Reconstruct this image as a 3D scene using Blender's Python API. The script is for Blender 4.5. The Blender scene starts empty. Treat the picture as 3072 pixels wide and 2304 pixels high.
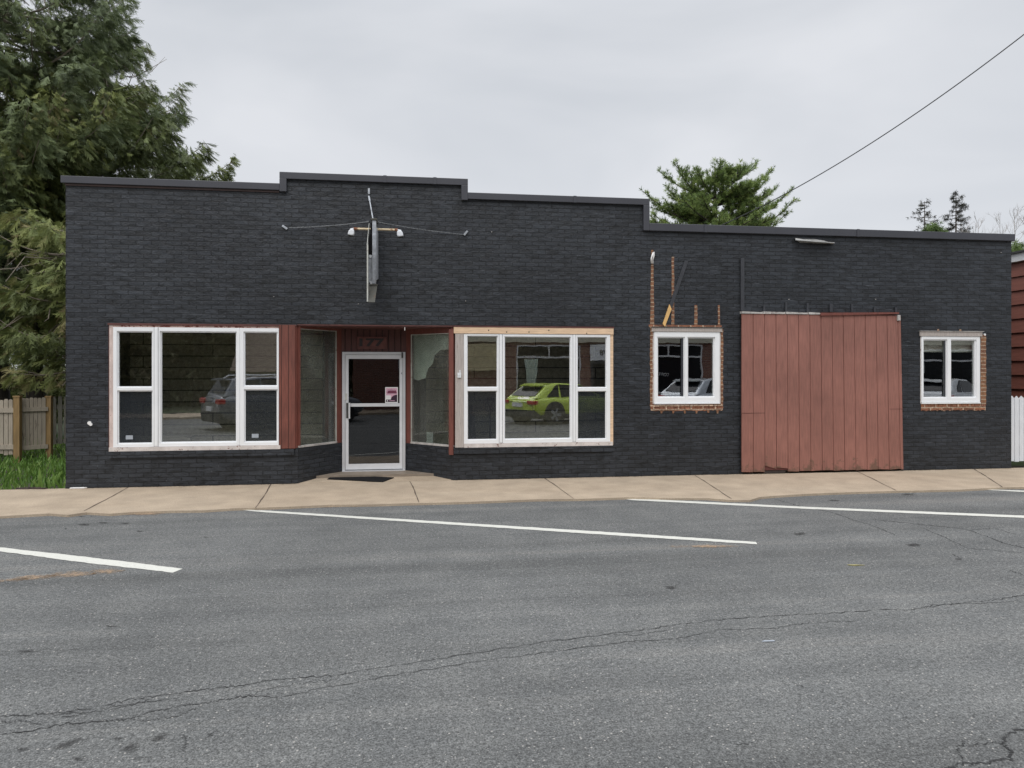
import bpy, math, random
import numpy as np
from mathutils import Vector
R_ = math.radians
random.seed(7)
rng = np.random.default_rng(7)
S = bpy.context.scene
COL = S.collection

# ------------------------------------------------------------------ camera model
YAW = R_(8.07); FPX = 2130.0; CX = 1536.0; HY = 1111.0
CAM = np.array([0.0, -11.33, 1.75])
FW = np.array([math.sin(YAW), math.cos(YAW), 0.0]); RT = np.array([math.cos(YAW), -math.sin(YAW), 0.0]); UP = np.array([0, 0, 1.0])
def ray(px, py): return FW + RT * ((px - CX) / FPX) + UP * ((HY - py) / FPX)
def PT(px, py, t): return CAM + ray(px, py) * t                      # at camera depth t
def F(px, py, y=0.0):                                               # on the plane y = const
    d = ray(px, py); return CAM + d * ((y - CAM[1]) / d[1])
def FX(px, y=0.0): return float(F(px, 1000, y)[0])
def FZ(px, py, y=0.0): return float(F(px, py, y)[2])
def G(px, py, z=0.0):                                               # on the ground
    d = ray(px, py); return CAM + d * ((z - CAM[2]) / d[2])
def mirror(p): return np.array([p[0], -p[1], p[2]])

cam = bpy.data.cameras.new('camera'); co = bpy.data.objects.new('camera', cam); COL.objects.link(co)
co.location = CAM; co.rotation_euler = (R_(90), 0, -YAW)
cam.sensor_width = 36; cam.lens = FPX / 3072 * 36; cam.shift_y = -(1152 - HY) / 3072
cam.clip_end = 2000; cam.clip_start = 0.05
S.camera = co

# ------------------------------------------------------------------ materials
MATS = {}
class NT:
    def __init__(s, name):
        s.m = bpy.data.materials.new(name); s.m.use_nodes = True; s.t = s.m.node_tree; s.t.nodes.clear()
        s.out = s.n('ShaderNodeOutputMaterial'); MATS[name] = s.m
    def n(s, typ, **kw):
        x = s.t.nodes.new(typ)
        for k, v in kw.items():
            if k.startswith('i_'):
                key = k[2:]; key = int(key) if key.isdigit() else key.replace('_', ' ')
                x.inputs[key].default_value = v
            else: setattr(x, k, v)
        return x
    def l(s, a, ao, b, bi): s.t.links.new(a.outputs[ao], b.inputs[bi])
    def coord(s, kind='Object', scale=(1, 1, 1)):
        tc = s.n('ShaderNodeTexCoord'); mp = s.n('ShaderNodeMapping'); mp.inputs['Scale'].default_value = scale
        s.l(tc, kind, mp, 'Vector'); return mp
    def noise(s, vec, scale, detail=3, rough=.55):
        x = s.n('ShaderNodeTexNoise'); x.inputs['Scale'].default_value = scale; x.inputs['Detail'].default_value = detail
        x.inputs['Roughness'].default_value = rough; s.l(vec, 0, x, 'Vector'); return x
    def rng(s, src, so, a, b, c, d):
        x = s.n('ShaderNodeMapRange'); x.inputs[1].default_value = a; x.inputs[2].default_value = b
        x.inputs[3].default_value = c; x.inputs[4].default_value = d; s.l(src, so, x, 0); return x
    def mix(s, fac, a, b, mode='MIX'):
        x = s.n('ShaderNodeMix', data_type='RGBA', blend_type=mode)
        for sock, v in ((0, fac), (6, a), (7, b)):
            if isinstance(v, (int, float)): x.inputs[sock].default_value = v
            elif isinstance(v, tuple) and len(v) in (3, 4) and not hasattr(v[0], 'outputs'): x.inputs[sock].default_value = (*v[:3], 1)
            else: s.t.links.new(v[0].outputs[v[1]], x.inputs[sock])
        return x
    def scale_col(s, col, fac):   # colour socket * value socket
        x = s.n('ShaderNodeVectorMath', operation='SCALE')
        if isinstance(col[0], (int, float)): x.inputs[0].default_value = col[:3]
        else: s.t.links.new(col[0].outputs[col[1]], x.inputs[0])
        s.t.links.new(fac[0].outputs[fac[1]], x.inputs['Scale']); return x
    def bsdf(s, col, rough=.6, metal=0, spec=.5):
        b = s.n('ShaderNodeBsdfPrincipled'); b.inputs['Roughness'].default_value = rough; b.inputs['Metallic'].default_value = metal
        b.inputs['Specular IOR Level'].default_value = spec
        if isinstance(col[0], (int, float)): b.inputs['Base Color'].default_value = (*col[:3], 1)
        else: s.t.links.new(col[0].outputs[col[1]], b.inputs['Base Color'])
        s.l(b, 0, s.out, 0); s.b = b; return b
    def bump(s, src, so, strength, dist=.01):
        x = s.n('ShaderNodeBump'); x.inputs['Strength'].default_value = strength; x.inputs['Distance'].default_value = dist
        s.l(src, so, x, 'Height'); s.l(x, 0, s.b, 'Normal'); return x

def P(name, col, rough=.6, var=.2, scale=6, stretch=(1, 1, 1), bump=.0, bscale=60, metal=0, spec=.5, dirt=None, dscale=9, dlo=.58, dhi=.7):
    t = NT(name); v = t.coord('Object', stretch)
    n1 = t.noise(v, scale, 5); f = t.rng(n1, 0, .3, .7, 1 - var, 1 + var)
    c = t.scale_col(col, (f, 0))
    if dirt:
        n2 = t.noise(v, dscale, 6, .65); d = t.rng(n2, 0, dlo, dhi, 0, 1)
        c = t.mix((d, 0), (c, 0), dirt); co_ = (c, 2)
    else: co_ = (c, 0)
    t.bsdf(co_, rough, metal, spec)
    if bump: n3 = t.noise(v, bscale, 4); t.bump(n3, 0, bump, .004)
    return t.m

def painted_brick():
    t = NT('black painted brick'); uv = t.coord('UV')
    n0 = t.noise(uv, 4, 2); sub = t.n('ShaderNodeVectorMath', operation='SUBTRACT'); sub.inputs[1].default_value = (.5, .5, .5); t.l(n0, 1, sub, 0)
    sc = t.n('ShaderNodeVectorMath', operation='SCALE'); sc.inputs['Scale'].default_value = .014; t.l(sub, 0, sc, 0)
    ad = t.n('ShaderNodeVectorMath', operation='ADD'); t.l(uv, 0, ad, 0); t.l(sc, 0, ad, 1)
    b = t.n('ShaderNodeTexBrick', offset=.5, squash=1.0)
    for k, v in (('Scale', 1), ('Mortar Size', .0075), ('Mortar Smooth', .35), ('Bias', -.1), ('Brick Width', .215), ('Row Height', .0685)): b.inputs[k].default_value = v
    b.inputs['Color1'].default_value = (1.22, 1.22, 1.22, 1); b.inputs['Color2'].default_value = (.70, .70, .70, 1); b.inputs['Mortar'].default_value = (.42, .42, .42, 1)
    t.l(ad, 0, b, 'Vector')
    big = t.noise(uv, .55, 3); f1 = t.rng(big, 0, .3, .7, .72, 1.3)
    mid = t.noise(uv, 7, 5, .6); f2 = t.rng(mid, 0, .3, .7, .84, 1.16)
    base = t.mix((big, 0), (.0212, .0245, .0318), (.0222, .0258, .0305))
    c = t.mix(1.0, (base, 2), (b, 0), 'MULTIPLY'); c = t.scale_col((c, 2), (f1, 0)); c = t.scale_col((c, 0), (f2, 0))
    cl = t.noise(t.coord('UV', (4.65, 14.6, 1)), 1.0, 1); f3 = t.rng(cl, 0, .54, .64, 1, .55); c = t.scale_col((c, 0), (f3, 0))
    chip = t.noise(uv, 9, 4, .6); cf = t.rng(chip, 0, .765, .79, 0, 1)
    # highlights on the course lines, mixed into the joint colour as thin pale streaks
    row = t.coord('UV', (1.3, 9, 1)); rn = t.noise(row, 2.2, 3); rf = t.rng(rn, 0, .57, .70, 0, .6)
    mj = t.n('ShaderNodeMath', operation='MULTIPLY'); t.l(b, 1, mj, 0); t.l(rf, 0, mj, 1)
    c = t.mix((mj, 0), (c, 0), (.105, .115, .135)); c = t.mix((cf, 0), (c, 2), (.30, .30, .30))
    t.bsdf((c, 2), .5, 0, .45)
    inv = t.rng(b, 1, 0, 1, 1, 0); hn = t.noise(uv, 40, 4)
    h = t.n('ShaderNodeMath', operation='MULTIPLY_ADD'); h.inputs[1].default_value = .35; t.l(hn, 0, h, 0); t.l(inv, 0, h, 2)
    h2 = t.n('ShaderNodeMath', operation='MULTIPLY_ADD'); h2.inputs[1].default_value = 1.2; t.l(mid, 0, h2, 0); t.l(h, 0, h2, 2)
    t.bump(h2, 0, 1.0, .014)
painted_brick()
def raw_brick(name, c1, c2, mort, bw=.215, rh=.0685, rough=.85, ms=.011):
    t = NT(name); uv = t.coord('UV')
    n0 = t.noise(uv, 14, 3); sub = t.n('ShaderNodeVectorMath', operation='SUBTRACT'); sub.inputs[1].default_value = (.5, .5, .5); t.l(n0, 1, sub, 0)
    sc = t.n('ShaderNodeVectorMath', operation='SCALE'); sc.inputs['Scale'].default_value = .02; t.l(sub, 0, sc, 0)
    ad = t.n('ShaderNodeVectorMath', operation='ADD'); t.l(uv, 0, ad, 0); t.l(sc, 0, ad, 1)
    b = t.n('ShaderNodeTexBrick'); b.inputs['Color1'].default_value = (*c1, 1); b.inputs['Color2'].default_value = (*c2, 1); b.inputs['Mortar'].default_value = (*mort, 1)
    for k, v in (('Scale', 1), ('Mortar Size', ms), ('Mortar Smooth', .2), ('Brick Width', bw), ('Row Height', rh)): b.inputs[k].default_value = v
    t.l(ad, 0, b, 'Vector'); mid = t.noise(uv, 22, 5, .65); f = t.rng(mid, 0, .3, .7, .5, 1.45)
    c = t.scale_col((b, 0), (f, 0)); t.bsdf((c, 0), rough); t.bump(mid, 0, .6, .01)
raw_brick('bare brick', (.28, .115, .06), (.17, .075, .045), (.44, .33, .24))
raw_brick('bare brick strip', (.25, .12, .06), (.18, .085, .05), (.36, .27, .19), bw=3.0, ms=.008)
raw_brick('shop brick', (.20, .075, .05), (.13, .05, .04), (.22, .17, .14))

def grooved(name, col, pitch, u0, gw=.012, var=.12, weather=None, hgroove=None):
    """painted boards with vertical grooves, along UV u"""
    t = NT(name); uv = t.coord('UV'); sep = t.n('ShaderNodeSeparateXYZ'); t.l(uv, 0, sep, 0)
    a = t.n('ShaderNodeMath', operation='SUBTRACT'); a.inputs[1].default_value = u0; t.l(sep, 0, a, 0)
    m = t.n('ShaderNodeMath', operation='PINGPONG'); m.inputs[1].default_value = pitch / 2; t.l(a, 0, m, 0)
    g = t.rng(m, 0, gw * .4, gw, 0, 1)
    st = t.coord('UV', (14, 1.2, 1)); n1 = t.noise(st, 3, 5); f = t.rng(n1, 0, .3, .7, 1 - var, 1 + var)
    n2 = t.noise(uv, 1.1, 4); f2 = t.rng(n2, 0, .3, .7, 1 - var * .9, 1 + var * .9)
    c = t.scale_col(col, (f, 0)); c = t.scale_col((c, 0), (f2, 0)); src = (c, 0)
    if weather:
        n3 = t.noise(uv, 6, 6, .7)
        low = t.rng(sep, 1, 0.02, .35, .26, 0); ad = t.n('ShaderNodeMath', operation='ADD'); t.l(n3, 0, ad, 0); t.l(low, 0, ad, 1)
        d = t.rng(ad, 0, .68, .76, 0, .85); c = t.mix((d, 0), src, weather); src = (c, 2)
    c = t.mix((g, 0), tuple(x * .35 for x in col), src)
    t.bsdf((c, 2), .62); t.bump(g, 0, 1, .006)
    return t.m

P('cap metal', (.045, .046, .056), .42, .12, 1.5, metal=0, spec=.55)
P('roofing', (.05, .05, .05), .9)
P('white vinyl', (.82, .83, .84), .35, .03, 3)
P('vinyl seam', (.25, .25, .26), .5)
P('pine', (.70, .50, .33), .65, .18, 3, (2, 20, 30), bump=.2)
P('grey wood', (.42, .375, .345), .8, .22, 2.5, (30, 20, 2), bump=.3, dirt=(.2, .15, .12), dscale=5)
P('peeling white', (.60, .55, .52), .7, .15, 8, dirt=(.16, .06, .05), dscale=22, dlo=.6, dhi=.66, bump=.4)
P('pink trim', (.50, .34, .29), .7, .25, 6, dirt=(.20, .06, .045), dscale=16, dlo=.5, dhi=.56, bump=.3)
P('pale trim', (.56, .45, .41), .7, .2, 6, (3, 3, 1), dirt=(.25, .09, .07), dscale=30, dlo=.62, dhi=.67, bump=.3)
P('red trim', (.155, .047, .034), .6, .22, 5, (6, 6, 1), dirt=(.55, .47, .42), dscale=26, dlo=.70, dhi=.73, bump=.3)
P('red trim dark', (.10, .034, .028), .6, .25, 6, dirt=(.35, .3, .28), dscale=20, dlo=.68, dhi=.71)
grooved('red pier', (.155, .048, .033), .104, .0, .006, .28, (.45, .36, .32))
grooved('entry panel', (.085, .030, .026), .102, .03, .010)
P('dark wood', (.035, .026, .022), .7, .2)
P('batten brown', (.06, .038, .034), .7, .25, 6)
P('plate red', (.15, .052, .042), .55, .3, 12)
P('timber black', (.036, .038, .045), .5, .2, 4, (20, 20, 2), bump=.2)
P('weathered edge', (.42, .40, .38), .8, .3, 8, (1, 1, 1), dirt=(.15, .09, .08), dscale=14)
P('plate grey', (.40, .40, .39), .7, .25, 7, dirt=(.16, .12, .1), dscale=12)
P('aluminium', (.62, .63, .65), .38, .06, 4, metal=.35)
P('aluminium bright', (.72, .73, .75), .35, .06, 4, metal=.2)
P('galvanised', (.40, .42, .45), .45, .3, 14, metal=.5, dirt=(.22, .21, .2), dscale=9)
P('pale steel', (.50, .50, .46), .5, .15, 8, metal=.2, dirt=(.2, .15, .1), dscale=10)
P('dark steel', (.05, .05, .047), .5, .2)
P('olive steel', (.055, .053, .042), .6, .2, 9, dirt=(.12, .06, .03), dscale=8)
P('rust pipe', (.62, .50, .33), .6, .15, 12, dirt=(.24, .09, .04), dscale=14, dlo=.56, dhi=.62)
P('rust', (.20, .08, .04), .8, .3, 20)
P('lamp white', (.70, .72, .75), .4, .05)
P('black rubber', (.014, .014, .015), .9, .2, 40, bump=.4, spec=.1)
P('paper', (.78, .77, .76), .7, .03)
P('poster pink', (.66, .40, .50), .7, .08)
P('poster purple', (.17, .035, .075), .7, .1)
P('poster dark', (.035, .012, .03), .7, .1)
P('sticker', (.33, .36, .40), .6, .05)
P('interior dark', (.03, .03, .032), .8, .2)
P('interior floor', (.22, .18, .14), .7, .2)
P('interior ceiling', (.4, .38, .34), .8, .1)
P('cardboard', (.42, .38, .32), .8, .1)
P('white plastic', (.7, .72, .74), .4, .05)
P('cloth blue grey', (.5, .53, .60), .9, .15, 4, (8, 8, 1))
P('blind grey', (.8, .8, .77), .85, .1)
P('bark', (.075, .062, .052), .9, .35, 5, (6, 6, 1), bump=.8, bscale=12)
P('twig', (.24, .205, .165), .85, .3, 3)
P('pale twig', (.36, .33, .31), .85, .2, 3)
P('fence wood', (.34, .295, .235), .8, .18, 3, (6, 6, 1), bump=.2, dirt=(.16, .13, .105), dscale=3)
P('fence post', (.24, .155, .065), .8, .25, 3, (8, 8, 1))
P('fence grey', (.24, .23, .19), .8, .2, 3, (8, 8, 1))
P('wire steel', (.24, .25, .26), .5, .3, 30, metal=.3)
P('white paint', (.70, .72, .75), .5, .06, 5, (4, 4, 1), dirt=(.35, .33, .3), dscale=9, dlo=.68, dhi=.74)
P('siding red', (.215, .075, .052), .6, .14, 4, (1, 1, 8))
P('fascia white', (.72, .72, .72), .5, .06)
P('soil', (.05, .042, .03), .95, .35, 5, bump=.5, dirt=(.05, .075, .025), dscale=1.2, dlo=.42, dhi=.55)
P('bark litter', (.05, .035, .028), .9, .4, 20)
P('cable', (.04, .04, .042), .5)
P('cream stucco', (.46, .44, .36), .7, .1, 2)
P('tan board', (.42, .36, .22), .7, .15, 2)
P('shingle', (.16, .125, .095), .9, .3, 6, (1, 12, 12))
P('curtain', (.42, .50, .44), .9, .2, 5, (14, 14, .5))
P('tyre', (.02, .02, .02), .8)
P('car glass dark', (.012, .013, .015), .1, 0, spec=.15)
P('rim', (.35, .36, .37), .3, .05, metal=.7)
P('car plastic', (.025, .025, .026), .6)
P('tail red', (.45, .015, .02), .2, .1)
def paint(name, c, metal=0):
    m = P(name, c, .28, .02, 2, metal=metal); b = [n for n in m.node_tree.nodes if n.type == 'BSDF_PRINCIPLED'][0]
    b.inputs['Coat Weight'].default_value = .7; b.inputs['Coat Roughness'].default_value = .05
paint('lime paint', (.56, .72, .05)); paint('grey paint', (.13, .14, .16), .3); paint('silver paint', (.42, .45, .48), .4); paint('pale paint', (.55, .57, .58))

def glass(name, refl, tint, wob=.035):
    t = NT(name); v = t.coord('Object'); n = t.noise(v, 2.2, 2)
    bp = t.n('ShaderNodeBump'); bp.inputs['Strength'].default_value = wob; bp.inputs['Distance'].default_value = .05; t.l(n, 0, bp, 'Height')
    gl = t.n('ShaderNodeBsdfGlossy'); gl.inputs['Roughness'].default_value = .0; gl.inputs['Color'].default_value = (.95, .97, 1, 1); t.l(bp, 0, gl, 'Normal')
    tr = t.n('ShaderNodeBsdfTransparent'); tr.inputs['Color'].default_value = (*tint, 1)
    lw = t.n('ShaderNodeLayerWeight'); pw = t.n('ShaderNodeMath', operation='POWER'); pw.inputs[1].default_value = 5; t.l(lw, 1, pw, 0)
    f = t.n('ShaderNodeMath', operation='MULTIPLY_ADD', use_clamp=True); f.inputs[1].default_value = .95; f.inputs[2].default_value = refl + .04; t.l(pw, 0, f, 0)
    mx = t.n('ShaderNodeMixShader'); t.l(f, 0, mx, 0); t.l(tr, 0, mx, 1); t.l(gl, 0, mx, 2); t.l(mx, 0, t.out, 0)
glass('window glass', .26, (.80, .83, .80), .010); glass('old glass', .07, (.80, .84, .80), .008); glass('door glass', .06, (.40, .43, .50), .012)
def clear(name, col):
    t = NT(name); tr = t.n('ShaderNodeBsdfTransparent'); tr.inputs['Color'].default_value = (*col, 1); t.l(tr, 0, t.out, 0)
clear('clear glass', (.92, .93, .92))
def veil(name, col, alpha, st=(3, 3, 3), spread=.15):
    t = NT(name); d = t.n('ShaderNodeBsdfDiffuse'); d.inputs['Color'].default_value = (*col, 1); tr = t.n('ShaderNodeBsdfTransparent')
    n = t.noise(t.coord('Object', st), 1, 5, .6); f = t.rng(n, 0, .3, .7, alpha * (1 - spread), min(1, alpha * (1 + spread))); mx = t.n('ShaderNodeMixShader')
    t.l(f, 0, mx, 0); t.l(tr, 0, mx, 1); t.l(d, 0, mx, 2); t.l(mx, 0, t.out, 0)
veil('insect screen', (.035, .04, .046), .40); veil('glass grime', (.30, .31, .28), .085, (2.5, 2.5, 1.4), .7)
def soft_patch(name, col, amount):                                   # ragged stain: coverage falls off to its rim (attribute 'rim') broken up by noise
    t = NT(name); a = t.n('ShaderNodeAttribute', attribute_name='rim'); n = t.noise(t.coord('Object'), 30, 5, .7); n2 = t.noise(t.coord('Object'), 6, 3)
    s1 = t.n('ShaderNodeMath', operation='MULTIPLY_ADD'); s1.inputs[1].default_value = 2.0; t.l(n, 0, s1, 0); t.l(a, 2, s1, 2)
    s2 = t.n('ShaderNodeMath', operation='MULTIPLY_ADD'); s2.inputs[1].default_value = 1.3; t.l(n2, 0, s2, 0); t.l(s1, 0, s2, 2)
    f = t.rng(s2, 0, 2.0, 2.75, 0, amount); d = t.n('ShaderNodeBsdfPrincipled'); d.inputs['Base Color'].default_value = (*col, 1); d.inputs['Roughness'].default_value = .85
    tr = t.n('ShaderNodeBsdfTransparent'); mx = t.n('ShaderNodeMixShader'); t.l(f, 0, mx, 0); t.l(tr, 0, mx, 1); t.l(d, 0, mx, 2); t.l(mx, 0, t.out, 0)
soft_patch('oil stain', (.03, .029, .028), .75); soft_patch('sand', (.33, .235, .155), .95); soft_patch('grime', (.045, .036, .028), .9); soft_patch('crack', (.022, .022, .022), 1.0)

def asphalt():
    t = NT('asphalt'); v = t.coord('Object'); st = t.coord('Object', (.05, 1.5, 1))
    fine = t.noise(v, 95, 3, .8); f = t.rng(fine, 0, .36, .64, .40, 1.6)
    grain = t.noise(v, 34, 3, .7); f1 = t.rng(grain, 0, .34, .66, .70, 1.30)
    mid = t.noise(v, 2.6, 4, .6); f2 = t.rng(mid, 0, .3, .7, .91, 1.09)
    big = t.noise(v, .33, 4); f3 = t.rng(big, 0, .3, .7, .86, 1.14)
    streak = t.noise(st, 1.0, 5, .6); f4 = t.rng(streak, 0, .34, .66, .78, 1.22)
    tint = t.mix((mid, 0), (.118, .122, .122), (.128, .128, .122)); dust = t.rng(streak, 0, .55, .72, 0, .55); tint = t.mix((dust, 0), (tint, 2), (.150, .140, .126))
    c = (tint, 2)
    for k in (f, f1, f2, f3, f4): c = (t.scale_col(c, (k, 0)), 0)
    for sc, lo in ((38, .83), (70, .86)):
        vo = t.n('ShaderNodeTexVoronoi', feature='F1'); vo.inputs['Scale'].default_value = sc; t.l(v, 0, vo, 'Vector')
        near = t.rng(vo, 0, .12, .26, 1, 0); pick = t.n('ShaderNodeSeparateColor'); t.l(vo, 1, pick, 0); pk = t.rng(pick, 0, lo, lo + .03, 0, .85)
        m = t.n('ShaderNodeMath', operation='MULTIPLY'); t.l(near, 0, m, 0); t.l(pk, 0, m, 1)
        c = (t.mix((m, 0), c, (.42, .40, .37)), 2)
    t.bsdf(c, .85, 0, .3); t.bump(grain, 0, .6, .012)
asphalt()
def concrete():
    t = NT('tan concrete'); v = t.coord('Object'); fine = t.noise(v, 60, 5, .7); f = t.rng(fine, 0, .3, .7, .78, 1.22)
    mid = t.noise(v, 2.3, 5, .6); f2 = t.rng(mid, 0, .3, .7, .84, 1.13); big = t.noise(t.coord('Object', (.5, 2, 1)), .8, 4)
    tint = t.mix((big, 0), (.375, .295, .212), (.42, .345, .262)); c = t.scale_col((tint, 2), (f, 0)); c = t.scale_col((c, 0), (f2, 0))
    st = t.noise(v, 3.1, 6, .7); d = t.rng(st, 0, .68, .76, 0, .5); c = t.mix((d, 0), (c, 0), (.17, .125, .09))
    t.bsdf((c, 2), .85, 0, .3); t.bump(fine, 0, .35, .004)
concrete()
P('concrete joint', (.085, .062, .045), .9, .2)
def line_paint():
    t = NT('line paint'); v = t.coord('Object'); n = t.noise(v, 45, 5, .7); f = t.rng(n, 0, .3, .7, .88, 1.08)
    c = t.scale_col((.60, .595, .54), (f, 0)); w = t.noise(v, 26, 6, .75); d = t.rng(w, 0, .61, .68, 0, .7); c = t.mix((d, 0), (c, 0), (.2, .2, .2))
    t.bsdf((c, 2), .7); t.bump(n, 0, .5, .004)
line_paint()
def boards(name, c, rh, bw, gap=.008):
    t = NT(name); uv = t.coord('UV'); b = t.n('ShaderNodeTexBrick'); b.inputs['Color1'].default_value = (*c, 1)
    b.inputs['Color2'].default_value = tuple(x * .8 for x in c) + (1,); b.inputs['Mortar'].default_value = tuple(x * .15 for x in c) + (1,)
    for k, v in (('Scale', 1), ('Mortar Size', gap), ('Mortar Smooth', .1), ('Brick Width', bw), ('Row Height', rh)): b.inputs[k].default_value = v
    t.l(uv, 0, b, 'Vector'); n = t.noise(t.coord('UV', (2, 2, 1)), 7, 6, .7); f = t.rng(n, 0, .3, .7, .6, 1.4); cc = t.scale_col((b, 0), (f, 0)); t.bsdf((cc, 0), .85)
boards('interior boards', (.60, .54, .43), .2, 2.3, .010)
boards('shiplap', (.30, .26, .21), .25, 3)
def leaf(name, cols, rough=.6, trans=.25):
    """COLS: colours along the per-spray attribute 'tint' (0..1)"""
    t = NT(name); a = t.n('ShaderNodeAttribute', attribute_name='tint'); r = t.n('ShaderNodeValToRGB'); t.l(a, 2, r, 0)
    els = r.color_ramp.elements
    while len(els) < len(cols): els.new(.5)
    for i, c in enumerate(cols): els[i].position = i / (len(cols) - 1); els[i].color = (*c, 1)
    b = t.n('ShaderNodeBsdfPrincipled'); b.inputs['Roughness'].default_value = rough; b.inputs['Specular IOR Level'].default_value = .3; t.l(r, 0, b, 'Base Color')
    tl = t.n('ShaderNodeBsdfTranslucent'); t.l(r, 0, tl, 'Color'); mx = t.n('ShaderNodeMixShader'); mx.inputs[0].default_value = trans
    t.l(b, 0, mx, 1); t.l(tl, 0, mx, 2); t.l(mx, 0, t.out, 0)
leaf('cedar dark', [(.112, .145, .072), (.160, .200, .090), (.21, .255, .105), (.24, .215, .115)])
leaf('cedar light', [(.105, .130, .052), (.155, .190, .070), (.23, .26, .085), (.23, .185, .095)])
leaf('pine needles', [(.13, .19, .07), (.22, .30, .095), (.34, .41, .13)])
leaf('spruce needles', [(.05, .055, .045), (.085, .08, .065)])
leaf('shrub leaves', [(.08, .10, .03), (.17, .20, .07), (.30, .28, .16)])
leaf('wood leaves', [(.10, .105, .055), (.17, .165, .085), (.22, .19, .12)])
leaf('grass blade', [(.075, .145, .03), (.125, .235, .045), (.21, .32, .075), (.38, .42, .20)], .5, .3)

# ------------------------------------------------------------------ mesh helpers
ORIG = {}
class MB:
    def __init__(s): s.v = []; s.f = []; s.m = []; s.rim = None
    def add(s, vs, fs, mi=0):
        o = len(s.v); s.v += [tuple(map(float, p)) for p in vs]; s.f += [tuple(i + o for i in f) for f in fs]; s.m += [mi] * len(fs); return s
    def box(s, x0, x1, y0, y1, z0, z1, mi=0):
        x0, x1 = sorted((x0, x1)); y0, y1 = sorted((y0, y1)); z0, z1 = sorted((z0, z1))
        return s.add([(x0, y0, z0), (x1, y0, z0), (x1, y1, z0), (x0, y1, z0), (x0, y0, z1), (x1, y0, z1), (x1, y1, z1), (x0, y1, z1)],
                     [(0, 3, 2, 1), (4, 5, 6, 7), (0, 1, 5, 4), (1, 2, 6, 5), (2, 3, 7, 6), (3, 0, 4, 7)], mi)
    def pane(s, x0, x1, y0, y1, z0, z1):
        s.box(x0, x1, y0, y1, z0, z1, 1); s.m[-4] = 0; return s
    def prism(s, poly, vec, mi=0):
        """closed prism: planar polygon POLY pushed along VEC"""
        n = len(poly); a = [np.array(p, float) for p in poly]; nrm = sum(np.cross(a[i] - a[0], a[(i + 1) % n] - a[0]) for i in range(1, n - 1))
        if np.dot(nrm, vec) > 0: a = a[::-1]
        b = [p + np.array(vec, float) for p in a]
        return s.add(a + b, [tuple(range(n)), tuple(range(2 * n - 1, n - 1, -1))] + [(i, i + n, (i + 1) % n + n, (i + 1) % n)[::-1][::-1] for i in range(n)], mi)
    def tube(s, pts, r, n=8, mi=0, cap=True):
        pts = [np.array(p, float) for p in pts]; k = len(pts); rs = r if hasattr(r, '__len__') else [r] * k; vs = []
        for i, p in enumerate(pts):
            d = pts[min(i + 1, k - 1)] - pts[max(i - 1, 0)]; d /= (np.linalg.norm(d) + 1e-9)
            ref = np.array([0, 0, 1.]) if abs(d[2]) < .9 else np.array([1., 0, 0]); a = np.cross(d, ref); a /= np.linalg.norm(a); b = np.cross(d, a)
            vs += [p + rs[i] * (math.cos(2 * math.pi * j / n) * a + math.sin(2 * math.pi * j / n) * b) for j in range(n)]
        fs = [(i * n + j, i * n + (j + 1) % n, (i + 1) * n + (j + 1) % n, (i + 1) * n + j) for i in range(k - 1) for j in range(n)]
        if cap: fs += [tuple(range(n))[::-1], tuple((k - 1) * n + j for j in range(n))]
        return s.add(vs, fs, mi)
    def lathe(s, c, ax, prof, n=20, mi=0):
        """PROF: (along axis, radius) pairs"""
        ax = np.array(ax, float); ax /= np.linalg.norm(ax); c = np.array(c, float)
        return s.tube([c + ax * p[0] for p in prof], [p[1] for p in prof], n, mi) if all(prof[i][0] < prof[i + 1][0] for i in range(len(prof) - 1)) else s
    def grid(s, outline, holes, y0, y1, mi=0):
        """vertical slab between y0 and y1: union of rects OUTLINE (x0,x1,z0,z1) minus HOLES"""
        xs = sorted({round(v, 5) for r in outline + holes for v in r[:2]}); zs = sorted({round(v, 5) for r in outline + holes for v in r[2:]})
        def inside(x, z, rs): return any(r[0] - 1e-6 < x < r[1] + 1e-6 and r[2] - 1e-6 < z < r[3] + 1e-6 for r in rs)
        fill = {(i, j): inside((xs[i] + xs[i + 1]) / 2, (zs[j] + zs[j + 1]) / 2, outline) and not inside((xs[i] + xs[i + 1]) / 2, (zs[j] + zs[j + 1]) / 2, holes)
                for i in range(len(xs) - 1) for j in range(len(zs) - 1)}
        for (i, j), ok in fill.items():
            if not ok: continue
            a, b, c, d = xs[i], xs[i + 1], zs[j], zs[j + 1]
            s.add([(a, y0, c), (b, y0, c), (b, y0, d), (a, y0, d)], [(0, 1, 2, 3)], mi); s.add([(a, y1, c), (b, y1, c), (b, y1, d), (a, y1, d)], [(3, 2, 1, 0)], mi)
            if not fill.get((i - 1, j)): s.add([(a, y0, c), (a, y0, d), (a, y1, d), (a, y1, c)], [(0, 1, 2, 3)], mi)
            if not fill.get((i + 1, j)): s.add([(b, y0, c), (b, y0, d), (b, y1, d), (b, y1, c)], [(3, 2, 1, 0)], mi)
            if not fill.get((i, j - 1)): s.add([(a, y0, c), (b, y0, c), (b, y1, c), (a, y1, c)], [(3, 2, 1, 0)], mi)
            if not fill.get((i, j + 1)): s.add([(a, y0, d), (b, y0, d), (b, y1, d), (a, y1, d)], [(0, 1, 2, 3)], mi)
        return s
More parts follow.
